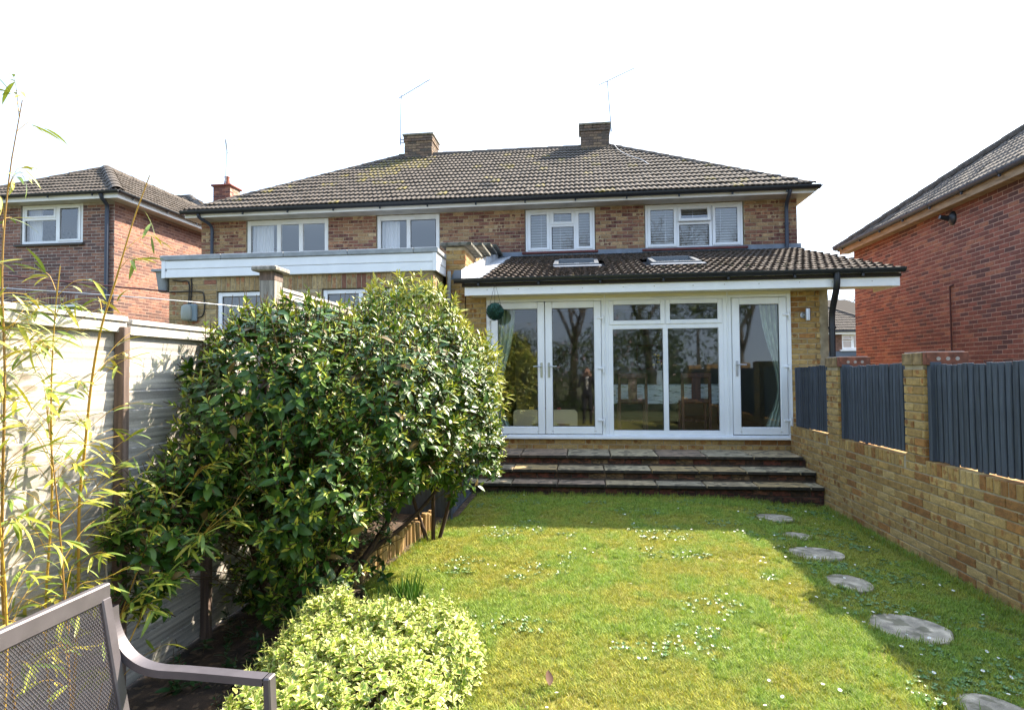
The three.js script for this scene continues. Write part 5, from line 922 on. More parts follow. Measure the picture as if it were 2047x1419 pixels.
{ // ---- the big glossy evergreen shrub
  const t = thing('evergreen_shrub', 'large glossy dark green evergreen shrub in front of the timber fence', 'shrub', [-1.7, 0, 4.9]), list = [], tw = [];
  const dk = [[0.03, 0.085, 0.01], [0.042, 0.11, 0.012], [0.06, 0.14, 0.014], [0.095, 0.185, 0.018], [0.034, 0.092, 0.012]], ti = [[0.26, 0.36, 0.03], [0.4, 0.45, 0.04], [0.16, 0.26, 0.03], [0.48, 0.46, 0.06]];
  const leaves = dk.flatMap((c) => [leafGeo(0.08, 0.038, c, { droop: 0.2 }), leafGeo(0.068, 0.034, c, { droop: 0.35, fold: 0.35 }), leafGeo(0.056, 0.027, c, { droop: 0.1, fold: 0.15 })]), tips = ti.map((c) => leafGeo(0.06, 0.02, c, { droop: 0.1, fold: 0.4 }));
  leaves.push(...leaves, ...leaves, leafGeo(0.08, 0.036, [0.16, 0.11, 0.03], { droop: 0.5 }));
  const Es = [[[-1.42, 1.36, 4.55], [0.8, 0.7, 0.75]], [[-1.83, 1.4, 5.6], [0.34, 0.46, 0.46]], [[-1.7, 0.85, 5.0], [0.5, 0.4, 0.6]], [[-1.05, 0.95, 4.2], [0.42, 0.5, 0.5]], [[-1.95, 1.02, 5.85], [0.22, 0.2, 0.3]], [[-1.15, 1.42, 4.25], [0.45, 0.5, 0.55]], [[-1.63, 1.52, 5.55], [0.46, 0.44, 0.5]], [[-1.8, 0.55, 5.35], [0.34, 0.42, 0.5]], [[-1.98, 0.78, 6.1], [0.14, 0.34, 0.36]], [[-1.45, 0.42, 5.65], [0.2, 0.26, 0.28]], [[-1.22, 1.32, 5.25], [0.44, 0.56, 0.55]], [[-1.5, 1.0, 5.75], [0.38, 0.42, 0.36]]];
  const base = { leaves, tips, pairs: 5, spacing: 0.027, el0: 0.2, el1: 1.05, tipFrom: 0.7, tipScale: 0.7, sag: 0.12, inner: 0.3 };
  const keep = (p) => p.x > FX + 0.09 && p.y > 0.08 && !(p.y < 0.72 && fbm(p.x * 3, p.z * 3 + p.y * 2, 2) < 0.53);
  crownShoots(list, tw, Es, 3100, base, keep);
  // taller leading shoots on top
  for (let k = 0; k < 80; k++) { const E = Es[[0, 0, 5, 6, 1][ri(5)]], a = R() * 6.3, q = Math.sqrt(R()) * 0.85, p = V(E[0][0] + Math.cos(a) * q * E[1][0], 0, E[0][2] + Math.sin(a) * q * E[1][2]); p.y = E[0][1] + E[1][1] * Math.sqrt(1 - q * q) * rr(0.92, 1.02); if (!keep(p)) continue; shoot(list, tw, p, V(rr(-0.25, 0.25), 1, rr(-0.25, 0.25)).normalize(), { ...base, pairs: 6, spacing: rr(0.025, 0.04), tipFrom: 0.55 }); }
  // sparse low shoots round the foot
  for (let k = 0; k < 60; k++) { const p = V(rr(-2.0, -1.3), rr(0.12, 0.5), rr(4.6, 5.8)); shoot(list, tw, p, V(rr(-0.6, 0.6), 0.7, rr(-0.2, 0.8)).normalize(), { ...base, pairs: 3, leaves: leaves.slice(0, 4), tips: [leafGeo(0.07, 0.036, [0.05, 0.13, 0.025])] }); }
  M.leafGloss = leafMat(0.42, 0.34);
  pieces(t, 'leaf', list, M.leafGloss, 'foliage');
  const foot = V(-1.82, 0, 5.15), stems = part('stem', limb([foot, V(-1.83, 0.6, 5.1), V(-1.75, 1.1, 5.0), V(-1.6, 1.7, 4.7)], [0.026, 0.022, 0.018, 0.008]), M.bark, t);
  const sp = [[[-1.75, 0, 5.25], [-1.8, 0.5, 5.35], [-1.85, 1.0, 5.5], [-1.85, 1.5, 5.5]], [[-1.7, 0, 5.1], [-1.5, 0.3, 4.9], [-1.25, 0.5, 4.5], [-1.0, 0.85, 4.2], [-0.9, 1.2, 4.1]], [[-1.85, 0, 5.0], [-1.8, 0.6, 4.9], [-1.5, 1.2, 4.6], [-1.2, 1.7, 4.4]], [[-1.75, 0, 4.9], [-1.6, 0.5, 4.6], [-1.5, 1.1, 4.3], [-1.3, 1.5, 4.0]], [[-1.9, 0, 5.3], [-1.95, 0.6, 5.5], [-1.95, 1.0, 5.8]], [[-1.65, 0, 5.2], [-1.55, 0.6, 5.2], [-1.4, 1.1, 5.0]], [[-1.5, 0.28, 4.9], [-1.3, 0.62, 4.75], [-1.1, 1.1, 4.6]], [[-1.86, 0, 5.2], [-1.94, 0.7, 5.0], [-1.9, 1.4, 4.9]]];
  for (const s of sp) part('stem', limb(s.map((p) => V(...p)), [0.024, 0.018, 0.012, 0.006]), M.bark, t);
  for (let k = 0; k < 160; k++) { const E = Es[ri(Es.length)], p = V(E[0][0] + rr(-0.8, 0.8) * E[1][0], E[0][1] + rr(-0.6, 0.8) * E[1][1], E[0][2] + rr(-0.8, 0.8) * E[1][2]); if (p.x < FX + 0.1) continue; const b = V(lerp(-1.8, p.x, 0.5), p.y - rr(0.15, 0.4), lerp(5.0, p.z, 0.6)); tw.push([b, p]); }
  for (let k = 0; k < 70; k++) { const b = V(rr(-2.0, -1.5), rr(0.1, 0.6), rr(4.7, 5.6)); tw.push([b, b.clone().add(V(rr(-0.3, 0.3), rr(0.1, 0.4), rr(-0.3, 0.3)))]); }
  twigMesh(tw, 0.0032, M.twig, t);
}
{ // ---- yellow speckled laurel behind it
  const t = thing('speckled_laurel', 'yellow speckled laurel bush behind the dark shrub, beside the patio doors', 'shrub', [-1.35, 0, 3.3]), list = [], tw = [];
  const leaves = [[0.16, 0.24, 0.03], [0.24, 0.3, 0.035], [0.34, 0.36, 0.05], [0.1, 0.18, 0.025]].flatMap((c, i) => [leafGeo(0.12, 0.042, c, { droop: 0.3, edge: i % 2 ? [0.46, 0.44, 0.1] : undefined }), leafGeo(0.1, 0.034, c, { droop: 0.45, fold: 0.4 })]), tips = [[0.5, 0.5, 0.09], [0.42, 0.46, 0.07], [0.58, 0.54, 0.12]].map((c) => leafGeo(0.1, 0.026, c, { droop: 0.1, fold: 0.5 }));
  const Es = [[[-1.6, 1.76, 3.45], [0.62, 0.7, 0.5]], [[-1.1, 1.38, 3.25], [0.36, 0.62, 0.45]], [[-1.6, 1.1, 3.2], [0.55, 0.6, 0.55]]];
  crownShoots(list, tw, Es, 900, { leaves, tips, pairs: 4, spacing: 0.03, el0: 0.0, el1: 1.15, tipFrom: 0.35, tipScale: 0.75, sag: 0.3, up: 0.75, inner: 0.2 }, (p) => p.x > FX + 0.1);
  M.leafLaurel = leafMat(0.4, 0.4); pieces(t, 'leaf', list, M.leafLaurel, 'foliage');
  for (const s of [[[-1.4, 0, 3.3], [-1.4, 0.7, 3.3], [-1.4, 1.6, 3.35], [-1.4, 2.2, 3.3]], [[-1.35, 0, 3.25], [-1.2, 0.6, 3.15], [-1.05, 1.4, 3.05]], [[-1.45, 0, 3.35], [-1.65, 0.6, 3.3], [-1.7, 1.3, 3.3]]]) part('stem', limb(s.map((p) => V(...p)), [0.02, 0.016, 0.01, 0.006]), M.bark, t);
  twigMesh(tw, 0.003, std(0x53612a, 0.8), t);
}
{ // ---- cream and green edged ground shrub in front
  const t = thing('variegated_shrub', 'low cream and green variegated shrub in the foreground', 'shrub', [-0.95, 0, 6.1]), list = [], tw = [];
  const leaves = [[0.28, 0.4, 0.04], [0.34, 0.46, 0.05], [0.2, 0.33, 0.04]].flatMap((c) => [leafGeo(0.044, 0.028, c, { edge: [0.82, 0.76, 0.28], droop: 0.15, fold: 0.35 }), leafGeo(0.038, 0.022, c, { edge: [0.86, 0.82, 0.42], droop: 0.25, fold: 0.2 })]), tips = [leafGeo(0.026, 0.014, [0.3, 0.36, 0.08], { edge: [0.7, 0.68, 0.2] }), leafGeo(0.024, 0.015, [0.2, 0.3, 0.06], { edge: [0.76, 0.72, 0.34] })];
  const Es = [[[-0.93, 0.05, 6.1], [0.37, 0.28, 0.5]], [[-1.2, 0.08, 6.25], [0.28, 0.34, 0.42]], [[-0.78, 0.05, 5.8], [0.27, 0.31, 0.32]], [[-1.08, 0.1, 6.65], [0.36, 0.28, 0.36]], [[-1.25, 0.22, 5.95], [0.16, 0.24, 0.18]], [[-1.03, 0.1, 5.98], [0.34, 0.32, 0.34]], [[-0.95, 0.12, 6.4], [0.36, 0.3, 0.36]], [[-0.92, 0.06, 6.7], [0.36, 0.24, 0.32]]];
  crownShoots(list, tw, Es, 1900, { leaves, tips, pairs: 5, spacing: 0.017, el0: 0.3, el1: 0.95, tipFrom: 0.75, tipScale: 0.7, sag: 0.05, up: 0.8, inner: 0.25 }, (p) => p.y > -0.02);
  for (let k = 0; k < 150; k++) { const E = Es[ri(Es.length)], a = R() * 6.3, q = Math.sqrt(R()) * 0.95, p = V(E[0][0] + Math.cos(a) * q * E[1][0], E[0][1] + E[1][1] * Math.sqrt(1 - q * q) * 0.95, E[0][2] + Math.sin(a) * q * E[1][2]); shoot(list, tw, p, V(rr(-0.5, 0.5), 1, rr(-0.5, 0.5)).normalize(), { leaves, tips, pairs: 6, spacing: 0.02, el0: 0.3, el1: 0.95, tipFrom: 0.75, tipScale: 0.6, sag: 0.05 }); }
  M.leafCream = leafMat(0.42, 0.3); pieces(t, 'leaf', list, M.leafCream, 'foliage');
  twigMesh(tw, 0.0016, std(0x6a7038, 0.8), t);
}
{ // ---- bamboo
  const t = thing('bamboo_clump', 'tall yellow stemmed bamboo with narrow leaves against the timber fence', 'bamboo', [-2, 0, 6.6]), list = [];
  const lg = [[0.34, 0.38, 0.04], [0.44, 0.44, 0.05], [0.2, 0.28, 0.035], [0.52, 0.46, 0.06], [0.14, 0.22, 0.03]].flatMap((c) => [leafGeo(0.12, 0.0145, c, { droop: 0.2, fold: 0.3, wide: 0.6, rows: 5 }), leafGeo(0.1, 0.016, c, { droop: 0.4, fold: 0.2, wide: 0.6, rows: 5 })]);
  M.culm = [std(0xa8832c, 0.5), std(0xb59338, 0.5), std(0x8a6a2e, 0.55), std(0x8f8774, 0.7)];
  const culms = [
    [[-2.06, 0, 6.6], [-2.08, 0.68, 6.55], [-2.08, 1.05, 6.55], [-2.06, 1.26, 6.55], [-2.03, 1.56, 6.55], [-1.98, 1.78, 6.56], [-1.93, 1.93, 6.56], [-1.84, 2.22, 6.56], [-1.77, 2.4, 6.56]],
    [[-2.13, 0, 6.6], [-2.12, 0.6, 6.66], [-2.1, 1.06, 6.66], [-2.09, 1.5, 6.68], [-2.06, 1.8, 6.7], [-2.02, 2.0, 6.72]],
    [[-2.1, 0, 6.75], [-2.09, 0.7, 6.86], [-2.06, 1.1, 6.9], [-2.06, 1.6, 6.9], [-2.1, 1.95, 6.88], [-2.1, 2.3, 6.86], [-2.06, 2.6, 6.85]],
    [[-2.0, 0, 6.4], [-2.06, 0.62, 6.42], [-2.08, 0.92, 6.42], [-2.1, 1.12, 6.45], [-2.14, 1.24, 6.5]],
    [[-2.0, 0, 6.95], [-1.98, 0.7, 6.95], [-2.0, 1.2, 6.98], [-2.04, 1.6, 7.0], [-2.06, 1.9, 7.02]],
    [[-1.95, 0, 6.7], [-1.97, 0.6, 6.72], [-1.98, 1.1, 6.76], [-1.99, 1.45, 6.8]],
    [[-2.07, 0, 6.5], [-2.02, 0.5, 6.4], [-1.96, 0.85, 6.25], [-1.86, 1.1, 6.1]],
    [[-2.05, 0, 6.5], [-1.98, 0.45, 6.35], [-1.86, 0.75, 6.15], [-1.68, 0.95, 6.0]]];
  const br = new MB(); let nb = 0;
  culms.forEach((c, i) => {
    const pts = c.map((p) => V(...p)), cv = new THREE.CatmullRomCurve3(pts), thick = [0.006, 0.0048, 0.005, 0.005, 0.004, 0.004, 0.0032, 0.0032][i], g = limb(pts, [thick, thick, thick * 0.8, thick * 0.35]), m = part('culm', g, M.culm[i === 3 ? 3 : i % 3], t), L = cv.getLength();
    for (let s = 0.16; s < L; s += 0.16) { const u = s / L, p = cv.getPointAt(u); part('node', new THREE.TorusGeometry(thick * (1.05 - 0.6 * u), thick * 0.22, 5, 8).applyQuaternion(new THREE.Quaternion().setFromUnitVectors(AZ, cv.getTangentAt(u))).translate(p.x, p.y, p.z), M.culm[2], m); }
    const nbr = [28, 24, 32, 9, 38, 34, 18, 17][i];
    for (let k = 0; k < nbr; k++) {
      const u = rr(0.2, 1), p = cv.getPointAt(u); if (i < 2 && p.y > 1.9 && R() < 0.35) continue;
      const a = R() * 6.3, out = V(Math.cos(a) * 0.8 + 0.25, rr(0.35, 1.0), Math.sin(a) * 0.8 - 0.15).normalize(), l = rr(0.1, p.y > 1.7 ? 0.2 : 0.36) * (i > 5 ? 0.8 : 1), e = p.clone().addScaledVector(out, l).add(V(0, -0.04 * l, 0)), mid = p.clone().lerp(e, 0.5).add(V(0, 0.03, 0));
      if (e.x < FX + 0.06) e.x = FX + 0.06;
      br.add(limb([p, mid, e], [0.0016, 0.0012, 0.0007], 4));
      const nl = 3 + ri(5), dd = e.clone().sub(mid).normalize();
      for (let q = 0; q < nl; q++) { const f = rr(0.35, 1), pp = p.clone().lerp(e, f).add(V(0, 0.02 * Math.sin(f * PI), 0)), dir = dd.clone().add(V(rr(-0.9, 0.9), rr(-0.7, 0.35), rr(-0.9, 0.9))).normalize(); leafAt(list, lg[ri(lg.length)], pp, dir, UP.clone().add(V(rr(-0.6, 0.6), 0, rr(-0.6, 0.6))), rr(0.55, 1.1)); }
    }
  });
  stuff(part('branches', br.geo(), M.culm[1], t));
  M.leafBamboo = leafMat(0.45, 0.4); pieces(t, 'leaf', list, M.leafBamboo, 'foliage');
}
{ // ---- strap leaved clump by the edging
  const t = thing('daffodil_clump', 'clump of upright green strap leaves beside the log edging', 'plant', [-1.15, 0, 4.98]), list = [];
  const lg = [[0.08, 0.19, 0.02], [0.11, 0.24, 0.03], [0.06, 0.15, 0.02]].map((c) => leafGeo(0.24, 0.013, c, { droop: 0.12, fold: 0.3, wide: 0.6, rows: 6 }));
  for (let k = 0; k < 60; k++) { const a = R() * 6.3, r = Math.sqrt(R()) * 0.09; leafAt(list, lg[ri(3)], V(-1.13 + Math.cos(a) * r * 1.2, 0, 5.0 + Math.sin(a) * r), V(rr(-0.35, 0.35), 1, rr(-0.35, 0.35)), V(rr(-1, 1), 0.2, rr(-1, 1)), rr(0.7, 1.15)); }
  for (let k = 0; k < 14; k++) leafAt(list, lg[ri(3)], V(rr(-1.42, -1.3), 0, rr(4.95, 5.15)), V(rr(-0.35, 0.35), 1, rr(-0.35, 0.35)), V(rr(-1, 1), 0.2, rr(-1, 1)), rr(0.4, 0.7));
  pieces(t, 'leaf', list, leafMat(0.4, 0.35), 'foliage');
}
{ // ---- low plants in the bed
  const mk = (label, n, box, leaves, o, name) => { const t = thing(name, label, 'plant', [box[0], 0, box[2]]), list = [], tw = []; for (let k = 0; k < n; k++) shoot(list, tw, V(box[0] + rr(-1, 1) * box[3], rr(0.03, box[1]), box[2] + rr(-1, 1) * box[4]), V(rr(-0.5, 0.5), 0.9, rr(-0.5, 0.5)).normalize(), { leaves, tips: leaves, pairs: 4, spacing: 0.02, el0: 0.2, el1: 0.8, ...o }); pieces(t, 'leaf', list, M.leafGloss, 'foliage'); twigMesh(tw, 0.002, M.twig, t); };
  mk('small white edged ivy behind the log edging', 60, [-1.85, 0.3, 3.9, 0.2, 0.5], [leafGeo(0.05, 0.036, [0.03, 0.09, 0.02], { edge: [0.4, 0.42, 0.3] }), leafGeo(0.04, 0.03, [0.03, 0.1, 0.025])], {}, 'ivy_plant');
  mk('dark leafy bergenia at the corner of the log edging', 9, [-1.62, 0.16, 4.85, 0.1, 0.1], [leafGeo(0.12, 0.07, [0.02, 0.06, 0.02]), leafGeo(0.1, 0.06, [0.028, 0.075, 0.022])], { pairs: 2, spacing: 0.03 }, 'bergenia');
  mk('low ferny green plant under the big shrub', 36, [-1.75, 0.2, 5.9, 0.25, 0.35], [leafGeo(0.06, 0.024, [0.02, 0.06, 0.015]), leafGeo(0.05, 0.02, [0.03, 0.08, 0.018])], {}, 'ground_cover_plant');
}

// ================================================================ METAL CHAIR in the foreground
{
  const t = thing('garden_chair', 'mauve grey metal mesh garden chair with a curved arm', 'chair', [-1.1, 0, 7.45]);
  M.chair = std(0xffffff, 0.42, { map: mottled(0x5c585c, 0.14, 0.5, { f: 10 }), metalness: 0.35 });
  const zf = 7.2, zn = 7.76, bar = (a, b, w, d) => { const v = b.clone().sub(a), L = v.length(), g = cbox(w, L, d, 0.004); g.applyQuaternion(new THREE.Quaternion().setFromUnitVectors(UP, v.normalize())); const m = a.clone().add(b).multiplyScalar(0.5); return g.translate(m.x, m.y, m.z); };
  const bx = (y) => -1.385 + (0.94 - y) * 0.2;
  const stile = (z) => bar(V(bx(0.925), 0.925, z), V(bx(0.3), 0.3, z), 0.022, 0.034);
  const fr = part('back_frame', merge(stile(zf + 0.017), stile(zn - 0.017), bar(V(bx(0.94), 0.94, zf), V(bx(0.94), 0.94, zn), 0.024, 0.05), bar(V(bx(0.42), 0.42, zf + 0.034), V(bx(0.42), 0.42, zn - 0.034), 0.02, 0.03)), M.chair, t);
  // expanded metal mesh: two families of strands
  const mb = new MB(), y0 = 0.44, y1 = 0.915, za = zf + 0.034, zb = zn - 0.034, st = 0.0085, k = 1.7, Wd = zb - za;
  const clip = (s, dir) => { // line y = y0 + dir*k*(z-za) + s
    const pts = []; const yAt = (z) => y0 + dir * k * (z - za) + s, zAt = (y) => za + (y - y0 - s) / (dir * k);
    for (const z of [za, zb]) { const y = yAt(z); if (y >= y0 && y <= y1) pts.push([z, y]); } for (const y of [y0, y1]) { const z = zAt(y); if (z > za && z < zb) pts.push([z, y]); }
    return pts.length >= 2 ? pts.slice(0, 2) : null;
  };
  for (const dir of [1, -1]) for (let s = -1.2; s < 1.6; s += st * k) { const c = clip(s, dir); if (!c) continue; const A = V(bx(c[0][1]) + dir * 0.0008, c[0][1], c[0][0]), B = V(bx(c[1][1]) + dir * 0.0008, c[1][1], c[1][0]); if (A.distanceTo(B) < 0.01) continue; mb.add(rod(A, B, 0.0014, 0.0014, 4)); }
  part('mesh_panel', mb.geo(), M.chair, t);
  const arm = (z) => {
    const p = [[-1.392, 0.885], [-1.388, 0.84], [-1.368, 0.79], [-1.335, 0.748], [-1.29, 0.72], [-1.24, 0.708], [-1.15, 0.706], [-1.04, 0.703], [-0.905, 0.698]].map(([x, y]) => V(x, y, z)), cv = new THREE.CatmullRomCurve3(p), sh = new THREE.Shape(); sh.moveTo(-0.011, -0.018); sh.lineTo(0.011, -0.018); sh.lineTo(0.011, 0.018); sh.lineTo(-0.011, 0.018); sh.closePath();
    const n = 60, pos = [], idx = []; // rectangular section swept in the x-y plane
    for (let i = 0; i <= n; i++) { const c = cv.getPointAt(i / n), tg = cv.getTangentAt(i / n), nx = V(-tg.y, tg.x, 0); for (const [a, b] of [[-0.011, -0.019], [0.011, -0.019], [0.011, 0.019], [-0.011, 0.019]]) pos.push(c.x + nx.x * a, c.y + nx.y * a, c.z + b); }
    for (let i = 0; i < n; i++) for (let j = 0; j < 4; j++) { const a = i * 4 + j, b = i * 4 + (j + 1) % 4; idx.push(a, b, b + 4, a, b + 4, a + 4); }
    const g = new THREE.BufferGeometry(); g.setAttribute('position', new THREE.Float32BufferAttribute(pos, 3)); g.setIndex(idx); return merge(boxUV(g), bar(V(-0.894, 0.71, z), V(-0.86, 0, z), 0.022, 0.038));
  };
  part('arm', arm(zf - 0.02), M.chair, t); part('arm', arm(zn + 0.02), M.chair, t);
  part('leg', bar(V(bx(0.42), 0.42, zf), V(-1.36, 0, zf), 0.022, 0.03), M.chair, t); part('leg', bar(V(bx(0.42), 0.42, zn), V(-1.36, 0, zn), 0.022, 0.03), M.chair, t);
  const sm = new MB(); for (let x = -1.25; x < -0.9; x += 0.013) sm.add(rod(V(x, 0.41, zf), V(x, 0.41, zn), 0.0016, 0.0016, 4)); for (let z = zf; z < zn; z += 0.013) sm.add(rod(V(-1.26, 0.412, z), V(-0.88, 0.412, z), 0.0016, 0.0016, 4));
  part('seat', merge(sm.geo(), bar(V(-1.27, 0.41, zf), V(-0.87, 0.41, zf), 0.022, 0.03), bar(V(-1.27, 0.41, zn), V(-0.87, 0.41, zn), 0.022, 0.03), bar(V(-0.87, 0.41, zf), V(-0.87, 0.41, zn), 0.022, 0.03)), M.chair, t);
}

// ================================================================ LAWN
{
  const blade = (h, w, bend, a, x, z, c0, c1) => { const ca = Math.cos(a), sa = Math.sin(a), p = []; const pt = (s, y, f) => [x + ca * f - sa * s, y, z + sa * f + ca * s]; p.push(...pt(-w, 0, 0), ...pt(w, 0, 0), ...pt(w * 0.75, h * 0.6, bend * 0.35), ...pt(-w, 0, 0), ...pt(w * 0.75, h * 0.6, bend * 0.35), ...pt(-w * 0.75, h * 0.6, bend * 0.35), ...pt(-w * 0.75, h * 0.6, bend * 0.35), ...pt(w * 0.75, h * 0.6, bend * 0.35), ...pt(0, h, bend)); const c = [0, 0, 0.6, 0, 0.6, 0.6, 0.6, 0.6, 1].flatMap((t) => mixc(c0, c1, t)); return [p, c]; };
  const tuft = (n, h, pal) => { const P = [], C = []; for (let k = 0; k < n; k++) { const hh = h * rr(0.45, 1.15), c = pal[ri(pal.length)]; const [p, q] = blade(hh, rr(0.0013, 0.0022), hh * rr(0.2, 1.1), R() * 6.3, rr(-0.016, 0.016), rr(-0.016, 0.016), mixc(c, [0.3, 0.28, 0.08], 0.3), c); P.push(...p); C.push(...q); } const g = new THREE.BufferGeometry(); g.setAttribute('position', new THREE.Float32BufferAttribute(P, 3)); g.setAttribute('color', new THREE.Float32BufferAttribute(C, 3)); g.computeVertexNormals(); return g; };
  const green = [[0.29, 0.365, 0.016], [0.37, 0.42, 0.02], [0.22, 0.315, 0.016], [0.42, 0.43, 0.024]], straw = [[0.45, 0.45, 0.05], [0.52, 0.47, 0.14], [0.4, 0.43, 0.03]];
  const geos = [tuft(11, 0.026, green), tuft(11, 0.03, green), tuft(10, 0.023, [...green, ...straw]), tuft(9, 0.022, straw), tuft(8, 0.042, green)];
  const mat = new THREE.MeshPhysicalMaterial({ color: 0xffffff, vertexColors: true, roughness: 0.85, transmission: 0.35, thickness: 0, side: THREE.DoubleSide });
  const bins = geos.map(() => []), stones = [[2.06, 2.1, 0.2, 0.165], [2.03, 2.83, 0.138, 0.115], [1.98, 3.42, 0.22, 0.185], [1.96, 4.1, 0.15, 0.17], [1.98, 4.88, 0.22, 0.205], [1.87, 5.82, 0.14, 0.16]];
  const col = new THREE.Color(), q = new THREE.Quaternion(), e = new THREE.Euler(); let n = 0;
  while (n < 190000) {
    const z = 1.28 + 5.6 * Math.pow(R(), 0.8), x = rr(-1.66, 2.9); n++;
    if (x < bedEdge(z) + 0.02 || (z < 1.75 && x > 2.8 && R() < 0.5)) continue; if (stones.some((s) => ((x - s[0]) / s[2]) ** 2 + ((z - s[1]) / s[3]) ** 2 < 1)) continue;
    const dry = 0.5 + 0.55 * (fbm(x * 1.6 + 60, z * 1.6 + 20, 3) - 0.5) + 0.6 * (fbm(x * 7 + 9, z * 7, 3) - 0.5), bare = fbm(x * 3 + 100, z * 3 + 80, 3);
    if (bare > 0.66 && R() < 0.7) continue;
    const w = dry;
    const k = w > 0.66 ? (R() < 0.4 ? 3 : 2) : w > 0.44 ? (R() < 0.5 ? 2 : ri(2)) : R() < 0.12 ? 4 : ri(2);
    e.set(rr(-0.15, 0.15), R() * 6.3, rr(-0.15, 0.15)); q.setFromEuler(e); const s = rr(0.75, 1.2), v = rr(0.75, 1.2), l = lerp(0.8, 1.12, smooth(0.3, 0.65, w));
    bins[k].push([new THREE.Matrix4().compose(V(x, lawnY(x, z) - 0.002, z), q, V(s, s * rr(0.8, 1.2), s)), [v * l, v, v]]);
  }
  // longer grass along the wall, the steps and the log edging, and leaning over the stones' rims
  for (let k = 0; k < 4200; k++) { let x, z; const u = R() * 0.86; if (u < 0.42) { x = 2.9 - Math.abs(rr(-0.1, 0.1)); z = rr(1.35, 7); } else if (u < 0.56) { x = rr(-1.4, 2.8); z = 1.25 + Math.abs(rr(-0.06, 0.06)); } else if (u < 0.7) { z = rr(2.6, 5.2); x = bedEdge(z) + 0.03 + Math.abs(rr(-0.08, 0.08)); } else { const s = stones[ri(6)], a = R() * 6.3, f = rr(1.02, 1.16); x = s[0] + Math.cos(a) * s[2] * f; z = s[1] + Math.sin(a) * s[3] * f; } e.set(rr(-0.4, 0.4), R() * 6.3, rr(-0.4, 0.4)); const s = rr(0.8, 1.5); bins[R() < 0.5 ? 4 : ri(3)].push([new THREE.Matrix4().compose(V(x, lawnY(x, z) - 0.002, z), q.setFromEuler(e), V(s, s * rr(0.9, 1.5), s)), [rr(0.7, 1.1), rr(0.75, 1.05), 0.9]]); }
  geos.forEach((g, k) => { const im = new THREE.InstancedMesh(g, mat, bins[k].length); im.name = numbered('grass'); bins[k].forEach(([m, c], i) => { im.setMatrixAt(i, m); im.setColorAt(i, col.setRGB(...c)); }); im.castShadow = im.receiveShadow = true; stuff(im); tag(im, ['short green lawn grass', 'longer green lawn grass', 'mixed green and straw coloured lawn grass', 'dry straw coloured lawn grass', 'tall darker tufts of lawn grass'][k] + ' between the steps and the camera', 'grass'); scene.add(im); });
  // broad leaved weeds in patches, and daisies
  const wl = leafGeo(0.024, 0.014, [0.1, 0.2, 0.04], { droop: 0.1, rows: 3 }), rosette = new MB(); for (let k = 0; k < 7; k++) { const a = k * 0.9 + R() * 0.3; rosette.add(wl, new THREE.Matrix4().makeRotationY(a).multiply(new THREE.Matrix4().makeRotationX(1.1 + R() * 0.25))); }
  const wg = rosette.geo(), W = []; const patches = []; for (let k = 0; k < 46; k++) patches.push([rr(-1.3, 2.8), rr(1.4, 6.4), rr(0.08, 0.3)]); for (let k = 0; k < 26; k++) patches.push([rr(1.7, 2.85), rr(1.5, 6), rr(0.1, 0.35)]);
  for (const [px, pz, r] of patches) for (let k = 0; k < 24 * r / 0.15; k++) { const a = R() * 6.3, d = Math.sqrt(R()) * r, x = px + Math.cos(a) * d, z = pz + Math.sin(a) * d * 0.7; if (x > 2.88 || x < bedEdge(z) + 0.04 || stones.some((s) => ((x - s[0]) / s[2]) ** 2 + ((z - s[1]) / s[3]) ** 2 < 1)) continue; e.set(rr(-0.25, 0.25), R() * 6, rr(-0.25, 0.25)); const s = rr(0.45, 0.9); W.push(new THREE.Matrix4().compose(V(x, lawnY(x, z) + rr(0.014, 0.027), z), q.setFromEuler(e), V(s, s, s))); }
  const wm = new THREE.InstancedMesh(wg, leafMat(0.36, 0.2, 1.5), W.length); wm.name = 'lawn_weeds'; W.forEach((m, i) => wm.setMatrixAt(i, m)); wm.castShadow = wm.receiveShadow = true; stuff(wm); tag(wm, 'glossy broad leaved weeds in patches through the lawn', 'weeds'); scene.add(wm);
  const fl = new MB(); for (let k = 0; k < 11; k++) fl.add(leafGeo(0.011, 0.004, [0.75, 0.75, 0.72], { droop: -0.1, rows: 2 }), new THREE.Matrix4().makeRotationY(k / 11 * 2 * PI).multiply(new THREE.Matrix4().makeRotationX(1.3))); fl.add(new THREE.SphereGeometry(0.004, 8, 4), new THREE.Matrix4().makeScale(1, 0.5, 1), [0.6, 0.4, 0.03]); fl.add(new THREE.CylinderGeometry(0.0008, 0.0008, 0.035, 4).translate(0, -0.0175, 0), null, [0.1, 0.2, 0.04]);
  const fg = fl.geo(), D = []; for (let k = 0; k < 150; k++) { const p = patches[ri(patches.length)], x = R() < 0.5 ? rr(-1.2, 2.85) : p[0] + rr(-1, 1) * p[2] * 1.5, z = R() < 0.5 ? rr(1.4, 6.4) : p[1] + rr(-1, 1) * p[2] * 1.5; if (x > 2.87 || x < bedEdge(z) + 0.05 || z < 1.35) continue; e.set(rr(-0.4, 0.4), R() * 6, rr(-0.4, 0.4)); const s = rr(0.7, 1.2); D.push(new THREE.Matrix4().compose(V(x, lawnY(x, z) + rr(0.03, 0.042), z), q.setFromEuler(e), V(s, s, s))); }
  const dm = new THREE.InstancedMesh(fg, std(0xffffff, 0.8, { vertexColors: true }), D.length); dm.name = 'daisies'; D.forEach((m, i) => dm.setMatrixAt(i, m)); dm.castShadow = dm.receiveShadow = true; stuff(dm); tag(dm, 'tiny white daisies scattered over the lawn', 'flowers'); scene.add(dm);
